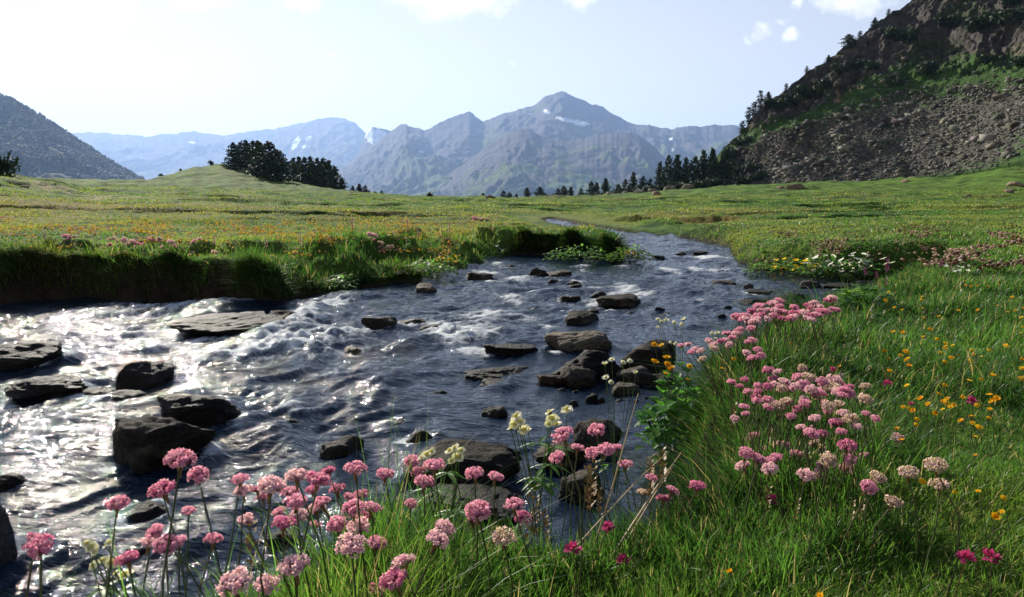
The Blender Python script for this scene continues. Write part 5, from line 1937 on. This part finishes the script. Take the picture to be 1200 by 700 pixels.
# carpets of far flowers nobody could count
def carpet(name, n, box, dens, cols, w, label, hrange=(.06, .16)):
    rng = np.random.default_rng(len(name) * 7 + n)
    px, py = rng.uniform(box[0], box[2], n * 3), rng.uniform(box[1], box[3], n * 3)
    d = dens(px, py) + .95 * fbm(px * .02, py * .08, 3, 311) - .08
    k = d > rng.random(n * 3) * .9
    px, py = px[k][:n], py[k][:n]
    y = np.full(len(px), 5.0)
    hh = rng.uniform(*hrange, len(px))
    done = np.zeros(len(px), bool)
    for _ in range(170):
        x = uu(px, py) * y
        z = CAM_Z + slope(py) * y
        hit = z < ground_h(x, y) + hh
        done |= hit
        y = np.where(done, y, y * 1.02)
        if done.all() or y.max() > 110:
            break
    px, py, y, hh = px[done], py[done], y[done], hh[done]
    x, z = uu(px, py) * y, CAM_Z + slope(py) * y
    D, _, _ = shore(x, y)
    k = D > .1
    x, y, z = x[k], y[k], z[k]
    m = len(x)
    s = np.maximum(.012, w * y / FOCAL * .5) * rng.uniform(.6, 1.3, m)
    v, f = icosphere(1)
    V = v[None] * s[:, None, None] * np.array([1, 1, .6]) + np.stack([x, y, z], 1)[:, None]
    ci = rng.integers(0, len(cols), m)
    C = np.array(cols)[ci] * rng.uniform(.7, 1.2, (m, 1))
    F = (f[None] + (np.arange(m) * len(v))[:, None, None]).reshape(-1, 3)
    me = mesh_np(name, V.reshape(-1, 3), None, F, [M_PETAL], {'col': np.repeat(C, len(v), 0)})
    tag(link(name, me), label, "flowers", None, 'stuff')


gau = lambda cx, cy, rx, ry, a: (lambda px, py: a * np.exp(-((px - cx) / rx) ** 2 - ((py - cy) / ry) ** 2))
carpet("yellow_meadow_flowers", 3000, (-40, 254, 560, 300), lambda px, py: .75 * np.exp(-((px - 330) / 190) ** 2 - ((py - 266) / 9) ** 2) + .25 * np.exp(-((py - 268) / 12) ** 2) - .12, [(.84, .62, .04), (.82, .56, .03), (.84, .68, .14)], 1.7,
       "haze of tiny orange yellow flowers over the left meadow")
carpet("pink_meadow_flowers", 1500, (-40, 252, 680, 300), lambda px, py: .30 * np.exp(-((py - 270) / 14) ** 2) + .5 * np.exp(-((px - 590) / 40) ** 2 - ((py - 272) / 8) ** 2) - .15, [(.62, .26, .34), (.6, .35, .32), (.7, .45, .45)], 1.8,
       "tiny pink flowers and seed heads mixed into the left meadow")
carpet("pink_far_bank_flowers", 1300, (880, 270, 1215, 312), lambda px, py: .55 * np.exp(-((px - 990) / 100) ** 2 - ((py - 291) / 6) ** 2) + .35 * np.exp(-((py - 296) / 10) ** 2) * (px > 950) - .1, [(.62, .42, .40), (.66, .50, .46), (.45, .32, .26)], 1.0,
       "band of tiny dusty pink flowers across the far right meadow")
carpet("red_seed_heads", 2600, (640, 262, 1215, 345), lambda px, py: .22 + 0 * px, [(.20, .10, .06), (.25, .15, .08), (.16, .06, .04)], 1.5, "reddish brown seed heads standing in the right meadow grass")


# --- crimson blossoms, purple spikes
def crimson_mesh(seed):
    rng = np.random.default_rng(seed)
    bag = Bag()
    for k in range(16):
        a = rng.random() * 6.283
        el = rng.uniform(-.15, 1.1)
        d = np.array([math.cos(a) * math.cos(el), math.sin(a) * math.cos(el), math.sin(el)])
        w = np.cross(d, [0, 0, 1.0])
        w /= np.linalg.norm(w)
        n = np.cross(w, d)
        L = rng.uniform(.34, .52)
        c = np.array([.38, .04, .15]) * rng.uniform(.6, 1.4)
        p = [d * .05, d * L * .6 + w * .14 + n * .03, d * L + n * rng.uniform(-.08, .12), d * L * .6 - w * .14 + n * .03]
        bag.add(p, [(0, 1, 2, 3)], None, np.array([c * .5, c, c * 1.5 + .03, c]))
        bag.add([d * L * .3 + n * .05, d * L * .7 + w * .08 + n * .12, d * L * .95 + n * .16, d * L * .7 - w * .08 + n * .12], [(0, 1, 2, 3)], None, c * 1.2)
    return bag.mesh("flower_head", M_PETAL, False)


CRI = [crimson_mesh(s) for s in (1, 2, 3)]
for (px, py, w, lab) in [(672, 645, 30, "crimson pink blossom low in the grass, left of the other two crimson ones"), (713, 620, 24, "dark crimson blossom highest of the three by the straw stalks"), (731, 657, 25, "bright crimson blossom rightmost of the three by the straw stalks"),
                         (902, 635, 21, "upper crimson blossom on a red stem below the right-hand clump"), (901, 651, 18, "lower crimson blossom on the same red stemmed stand below the right-hand clump"),
                         (1132, 655, 30, "left crimson blossom of the pair at the lower right"), (1161, 655, 31, "right crimson blossom of the pair at the lower right"),
                         (1139, 471, 17, "dusky crimson seed blossom among yellow flowers in the right meadow"), (1040, 450, 14, "dusky red blossom right of the dense upper thrift clump"), (976, 434, 11, "small dusky red blossom above the dense upper thrift clump"), (1068, 474, 9, "small crimson blossom in the turf right of the thrift clumps")]:
    y = .034 * FOCAL / w if py > 600 else at_z(px, py, .60)[1]
    x, z = float(uu(px, py)) * y, CAM_Z + float(slope(py)) * y
    small_flower("crimson_flower", CRI, x, y, z, w * y / FOCAL * .92, lab, "crimson flowers", stemcol=(.10, .05, .03), tilt=.2)


def spike_mesh(seed):
    rng = np.random.default_rng(seed)
    bag = Bag()
    for k in range(34):
        z = rng.random()
        a = rng.random() * 6.283
        r = .20 * (1 - z * .75)
        c = np.array([math.cos(a) * r * .6, math.sin(a) * r * .6, z])
        d = rng.normal(size=3) * .1 + np.array([math.cos(a), math.sin(a), .3])
        w = np.cross(d, [0, 0, 1.0])
        bag.add([c, c + d * .1 + w * .07, c + d * .2, c + d * .1 - w * .07], [(0, 1, 2, 3)], None, np.array([.36, .05, .24]) * rng.uniform(.6, 1.5))
    v, q = tube([(0, 0, -1.6), (0, 0, 0), (0, 0, .9)], [.035, .03, .02], 5)
    bag.add(v, q, None, (.07, .09, .04))
    return bag.mesh("orchid_spike", M_PETAL, False)


SPK = [spike_mesh(s) for s in (1, 2)]
for (px, py, h, dist, lab) in [(1037, 338, 15, 4.2, "tallest purple orchid spike before the white flowers on the right"), (1025, 350, 9, 4.0, "short purple orchid spike left below the tallest one"), (1037, 350, 9, 3.9, "short purple orchid spike right below the tallest one"), (1012, 342, 10, 4.1, "purple orchid spike left of the tallest one"),
                               (1101, 336, 10, 4.6, "purple orchid spike near the right white patch"), (1112, 341, 8, 4.5, "small purple orchid spike right of the right white patch"), (42, 296, 10, 7.8, "purple orchid spike, leftmost on the left bank"), (54, 296, 12, 7.8, "purple orchid spike, second from left on the left bank"),
                               (252, 300, 10, 7.8, "purple orchid spike above the middle of the dark left bank"), (312, 296, 11, 8.0, "purple orchid spike left of the left bank's point"), (353, 300, 12, 8.2, "purple orchid spike above the end of the dark bank"), (414, 292, 12, 9.0, "pale purple spike left of the pink thrift on the bank's point"), (478, 288, 11, 9.8, "purple spike right of the pink thrift on the bank's point"), (527, 285, 10, 10.5, "purple spike near the yellow row on the bank's point"), (490, 286, 10, 10.0, "purple spike in the middle of the bank's point")]:
    x = float(uu(px, py)) * dist
    z = gz(x, dist)
    o = link("orchid_spike", rng_f.choice(SPK), None, (x, dist, max(z + .12, CAM_Z + float(slope(py)) * dist)))
    s = h * dist / FOCAL
    o.scale = (s * .8, s * .8, s)
    tag(o, lab, "flower", "purple orchid spikes")


# --- leafy plants
def leaf_blade(bag, base, d, L, W, col, droop=.3, rng=None, round_=True):
    """one broad leaf with a folded midrib"""
    d = np.array(d, float)
    d /= np.linalg.norm(d)
    w = np.cross(d, [0, 0, 1.0])
    w /= np.linalg.norm(w) + 1e-6
    n = np.cross(w, d)
    prof = [(0, .12), (.2, .75), (.45, 1.0), (.7, .85), (.9, .45), (1, .02)] if round_ else [(0, .2), (.3, .7), (.6, .6), (.85, .3), (1, .02)]
    v = []
    for (t, k) in prof:
        c = np.array(base) + d * L * t - np.array([0, 0, 1]) * droop * L * t * t
        v += [c - w * W * k / 2 + n * W * k * .18, c, c + w * W * k / 2 + n * W * k * .18]
    q = []
    for i in range(len(prof) - 1):
        a = i * 3
        q += [(a, a + 1, a + 4, a + 3), (a + 1, a + 2, a + 5, a + 4)]
    bag.add(v, q, None, np.array(col) * (rng.uniform(.7, 1.3) if rng is not None else 1))


def leafy_clump(name, cx, cy, z0, rx, ry, h, n, leaf, label, group=None, seed=1, col=(.045, .135, .02)):
    rng = np.random.default_rng(seed)
    t = thing(name, (cx, cy, z0), label, "plant", group)
    bag = Bag()
    st = Bag()
    for i in range(n):
        a = rng.random() * 6.283
        r = math.sqrt(rng.random())
        x, y = math.cos(a) * rx * r, math.sin(a) * ry * r
        zt = h * (1 - .55 * r * r) * rng.uniform(.35, 1.05)
        d = (math.cos(a) * r + rng.normal() * .5, math.sin(a) * r - .3 + rng.normal() * .5, rng.uniform(-.1, .7))
        leaf_blade(bag, (x, y, zt), d, leaf * rng.uniform(.7, 1.3), leaf * rng.uniform(.7, 1.1), col, .35, rng)
        if i % 3 == 0:
            v, q = tube([(x * .4, y * .4, -.02), (x * .7, y * .7, zt * .6), (x, y, zt)], .0014, 4)
            st.add(v, q, None, (.05, .10, .025))
    link("leaves", bag.mesh("leaves", M_LEAF), t)['kind'] = 'stuff'
    link("stem", st.mesh("stem", M_STEM), t)
    return t


def add_head(t, heads, px, py, dist, w, tilt=.5, stem=True):
    x, y = float(uu(px, py)) * dist, dist
    z = CAM_Z + float(slope(py)) * dist
    l = t.location
    if stem:
        me, d = stem_to((0, 0, 0), (x - l.x, y - l.y, z - l.z - .003), .0011, (.06, .11, .03))
        link("flower_stem", me, t)
    h = link("flower_head", rng_f.choice(heads), t, (x - l.x, y - l.y, z - l.z))
    dv = Vector((rng_f.uniform(-tilt, tilt) - .1, rng_f.uniform(-tilt, tilt) - .5, 1)).normalized()
    h.rotation_mode = 'QUATERNION'
    h.rotation_quaternion = dv.to_track_quat('Z', 'Y')
    s = w * dist / FOCAL
    h.scale = (s, s, s)


bx, by = float(uu(800, 480)) * 2.35, 2.35
marsh = leafy_clump("marsh_marigold", bx, by, .16, .13, .11, .34, 260, .046, "leafy marsh plant with yellow flowers overhanging the water beside the dark block", None, 3, (.055, .15, .02))
for (px, py, w) in [(767, 405, 9), (775, 405, 8), (781, 419, 11), (767, 425, 11), (782, 428, 10), (787, 431, 10), (780, 438, 9), (808, 430, 9), (806, 445, 7), (785, 434, 9)]:
    add_head(marsh, YEL, px, py, 2.3, w)
whites = leafy_clump("white_flower_plant", float(uu(722, 470)) * 2.5, 2.5, .02, .05, .04, .22, 18, .022, "thin plant with white flowers in front of the black block", None, 5)
for (px, py, w) in [(709, 427, 9), (717, 422, 9), (730, 426, 8), (738, 424, 9), (710, 443, 10), (716, 449, 9), (745, 437, 7)]:
    add_head(whites, WHT, px, py, 2.5, w)
w2 = leafy_clump("white_flower_plant", float(uu(800, 420)) * 2.7, 2.7, .28, .05, .05, .22, 22, .02, "white flowered plant standing behind the yellow marsh plant over blue water", None, 6)
for (px, py, w) in [(771, 375, 7), (775, 378, 7), (781, 376, 7), (790, 379, 8), (801, 375, 8), (799, 381, 6), (771, 384, 5), (786, 402, 6), (792, 404, 6)]:
    add_head(w2, WHT, px, py, 2.7, w)
w3 = leafy_clump("white_flower_plant", float(uu(842, 410)) * 2.6, 2.6, .42, .04, .04, .1, 10, .02, "small white flowered plant among the thrift on the near bank's edge", None, 7)
for (px, py, w) in [(835, 392, 7), (841, 391, 7), (838, 397, 5)]:
    add_head(w3, WHT, px, py, 2.6, w)


def cream_plant(root_px, dist, heads, leaves, label, seed):
    rx, ry = root_for(float(uu(root_px, 600)) * dist, dist, 0)
    rz = gz(rx, ry)
    rng = np.random.default_rng(seed)
    t = thing("cream_flower_plant", (rx, ry, rz), label, "plant", "cream flowered plants")
    tip = heads[0]
    bag = Bag()
    for (px, py) in leaves:
        x, y, z = float(uu(px, py)) * dist - rx, dist - ry, CAM_Z + float(slope(py)) * dist - rz
        for k in range(5):
            leaf_blade(bag, (x, y, z), (math.cos(k * 1.3), math.sin(k * 1.3) * .8 - .2, rng.uniform(-.1, .35)), rng.uniform(.03, .045), .013, (.07, .16, .025), .3, rng, False)
    link("leaves", bag.mesh("leaves", M_LEAF), t)['kind'] = 'stuff'
    for (px, py, w) in heads:
        add_head(t, CRM, px, py, dist, w * 1.35, .8)


cream_plant(640, 1.27, [(605, 488, 13), (603, 497, 12), (614, 504, 13), (609, 494, 12), (599, 502, 9), (644, 483, 12), (647, 491, 14), (652, 497, 12), (664, 480, 13), (643, 497, 10), (619, 505, 8)], [(632, 565), (640, 570), (628, 560), (650, 525), (632, 520), (645, 545)], "tall cream flowered plant standing left of the straw stalks", 1)
cream_plant(520, 1.2, [(500, 533, 13), (506, 529, 10), (494, 536, 9), (527, 528, 12), (536, 536, 13), (533, 525, 11), (540, 528, 9), (529, 540, 8)], [(525, 555), (510, 575), (530, 605), (538, 600)], "cream flowered plant behind the bunch of thrift left of the slab", 2)
cream_plant(120, .98, [(107, 641, 13), (102, 637, 11), (112, 645, 11), (128, 636, 10), (130, 660, 16), (121, 657, 11), (109, 663, 11), (146, 674, 18), (124, 640, 8), (135, 672, 10)], [(122, 690), (140, 695)], "cream flowered plant over streaming water at the lower left", 3)

# clumps on the far banks
isl = at_water(741, 310)
t = leafy_clump("yellow_flower_clump", isl[0], isl[1] + .15, float(water_level(*isl)) - .02, .30, .2, .26, 220, .05, "low green clump with yellow and cream flowers standing out in the water", None, 9, (.09, .17, .025))
for k in range(16):
    add_head(t, rng_f.choice([YEL, YEL, CRM]), rng_f.uniform(728, 756), rng_f.uniform(293, 303), isl[1] + .1, rng_f.uniform(3.5, 5.5), .6, False)
for (px, py, n, w_, h_, lab, sd) in [(680, 309, 200, .5, .25, "bright green leafy tuft in the water before the dark tongue of the bank", 11), (990, 331, 320, .55, .30, "dark green leafy clump under the broad white patch of the far bank", 12), (925, 323, 200, .5, .18, "bright green leafy clump under the yellow flowers of the far bank", 13),
                                  (402, 341, 90, .13, .16, "light green leafy tuft with yellow flowers at the foot of the left bank", 14), (505, 326, 160, .3, .2, "light green leafy clump below the yellow row of the left bank's point", 15), (1085, 322, 120, .3, .12, "leafy clump around the right white patch", 16)]:
    p = at_water(px, py)
    leafy_clump("leafy_clump", p[0], p[1] + .1, float(water_level(*p)), w_, .25, h_, n, .05, lab, None, sd, (.05, .12, .02) if sd in (12,) else (.08, .17, .03))
for (px, py, dist, n, lab, sd) in [(1022, 362, 3.7, 40, "pale broad leaved plant between thrift band and orchid spikes", 21), (1005, 366, 3.6, 24, "small broad leaved plant at the right end of the thrift band", 22)]:
    x = float(uu(px, py)) * dist
    leafy_clump("broad_leaved_plant", x, dist, gz(x, dist), .09, .08, .13, n, .055, lab, None, sd, (.08, .16, .03))


# --- dry straws and seed stalks
def straw(a, b, da, db, r, label):
    A = np.array([float(uu(*a)) * da, da, CAM_Z + float(slope(a[1])) * da])
    B = np.array([float(uu(*b)) * db, db, CAM_Z + float(slope(b[1])) * db])
    gA = gz(A[0], A[1])
    A[2] = min(A[2], gA + .02) if A[2] > gA - .1 else A[2]
    m1, m2 = A + (B - A) * .35 + (.006, 0, .012), A + (B - A) * .7 + (.004, 0, .012)
    v, q = tube([(0, 0, 0), m1 - A, m2 - A, B - A], [r, r * .9, r * .7, r * .35], 6)
    bag = Bag()
    bag.add(v, q, None, (.46, .34, .17))
    tag(link("dry_straw", bag.mesh("dry_straw", M_STRAW), None, A), label, "straw", "dry straws in the foreground")


straw((690, 660), (748, 461), 1.22, 1.4, .0016, "tallest thin dry straw leaning up to the right over the water")
straw((692, 690), (798, 531), 1.15, 1.45, .0026, "thickest pale straw slanting up to the right towards the near bank")
straw((700, 690), (790, 545), 1.17, 1.42, .0018, "straw lying close beside the thickest pale straw")
straw((650, 668), (784, 529), 1.15, 1.45, .0015, "thin straw slanting just above the thickest pale straw")
straw((560, 665), (660, 653), 1.2, 1.25, .0013, "dry straw lying almost flat in the grass left of the crimson blossoms")
straw((610, 690), (694, 625), 1.15, 1.3, .0012, "thin straw leaning low between the crimson blossoms")
straw((740, 690), (762, 610), 1.15, 1.3, .0011, "short thin straw standing right of the crimson blossoms")


def seed_stalk_mesh(seed):
    rng = np.random.default_rng(seed)
    bag = Bag()
    v, q = tube([(0, 0, 0), (.015, .0, .4), (0, .01, .75), (.02, 0, 1.0)], [.0065, .006, .005, .003], 5)
    bag.add(v, q, None, (.17, .11, .05))
    for k in range(46):
        z = rng.uniform(.62, 1.02)
        a = rng.random() * 6.28
        c = np.array([math.cos(a) * .025, math.sin(a) * .025, z])
        d = np.array([math.cos(a), math.sin(a), .8]) * rng.uniform(.02, .05)
        w = np.cross(d, [0, 0, 1.0]) * .5
        bag.add([c, c + d * .5 + w, c + d, c + d * .5 - w], [(0, 1, 2, 3)], None, np.array([.24, .15, .06]) * rng.uniform(.5, 1.5))
    return bag.mesh("seed_stalk", M_STRAW, False)


SST = [seed_stalk_mesh(s) for s in (1, 2, 3)]
SEED = [(748, 520, 1.45), (680, 520, 1.4), (738, 535, 1.42), (690, 550, 1.3), (620, 560, 1.3), (645, 600, 1.25), (420, 655, 1.1), (462, 650, 1.12), (553, 612, 1.2), (265, 610, 1.05), (580, 625, 1.15), (705, 575, 1.3), (900, 500, 1.5), (935, 590, 1.2), (990, 590, 1.2), (845, 470, 1.8), (1010, 600, 1.2), (895, 570, 1.25)]
for i, (px, py, dist) in enumerate(SEED):
    x, z = float(uu(px, py)) * dist, CAM_Z + float(slope(py)) * dist
    rx, ry = root_for(x, dist, .01)
    rz = gz(rx, ry)
    o = link("seed_stalk", rng_f.choice(SST), None, (rx, ry, rz))
    H = max(z - rz, .1)
    o.scale = (H * .8, H * .8, H)
    o.rotation_euler = (rng_f.uniform(-.1, .1), (x - rx) / H * .8, rng_f.uniform(0, 6))
    tag(o, "dry brown seed stalk among the thrift by the straws and stones" if px < 800 else "dry brown seed stalk among the right-hand thrift clumps", "seed stalk", "seed stalks by the straws" if px < 800 else "seed stalks in the right-hand clumps")
print("thrift count", THR[0])
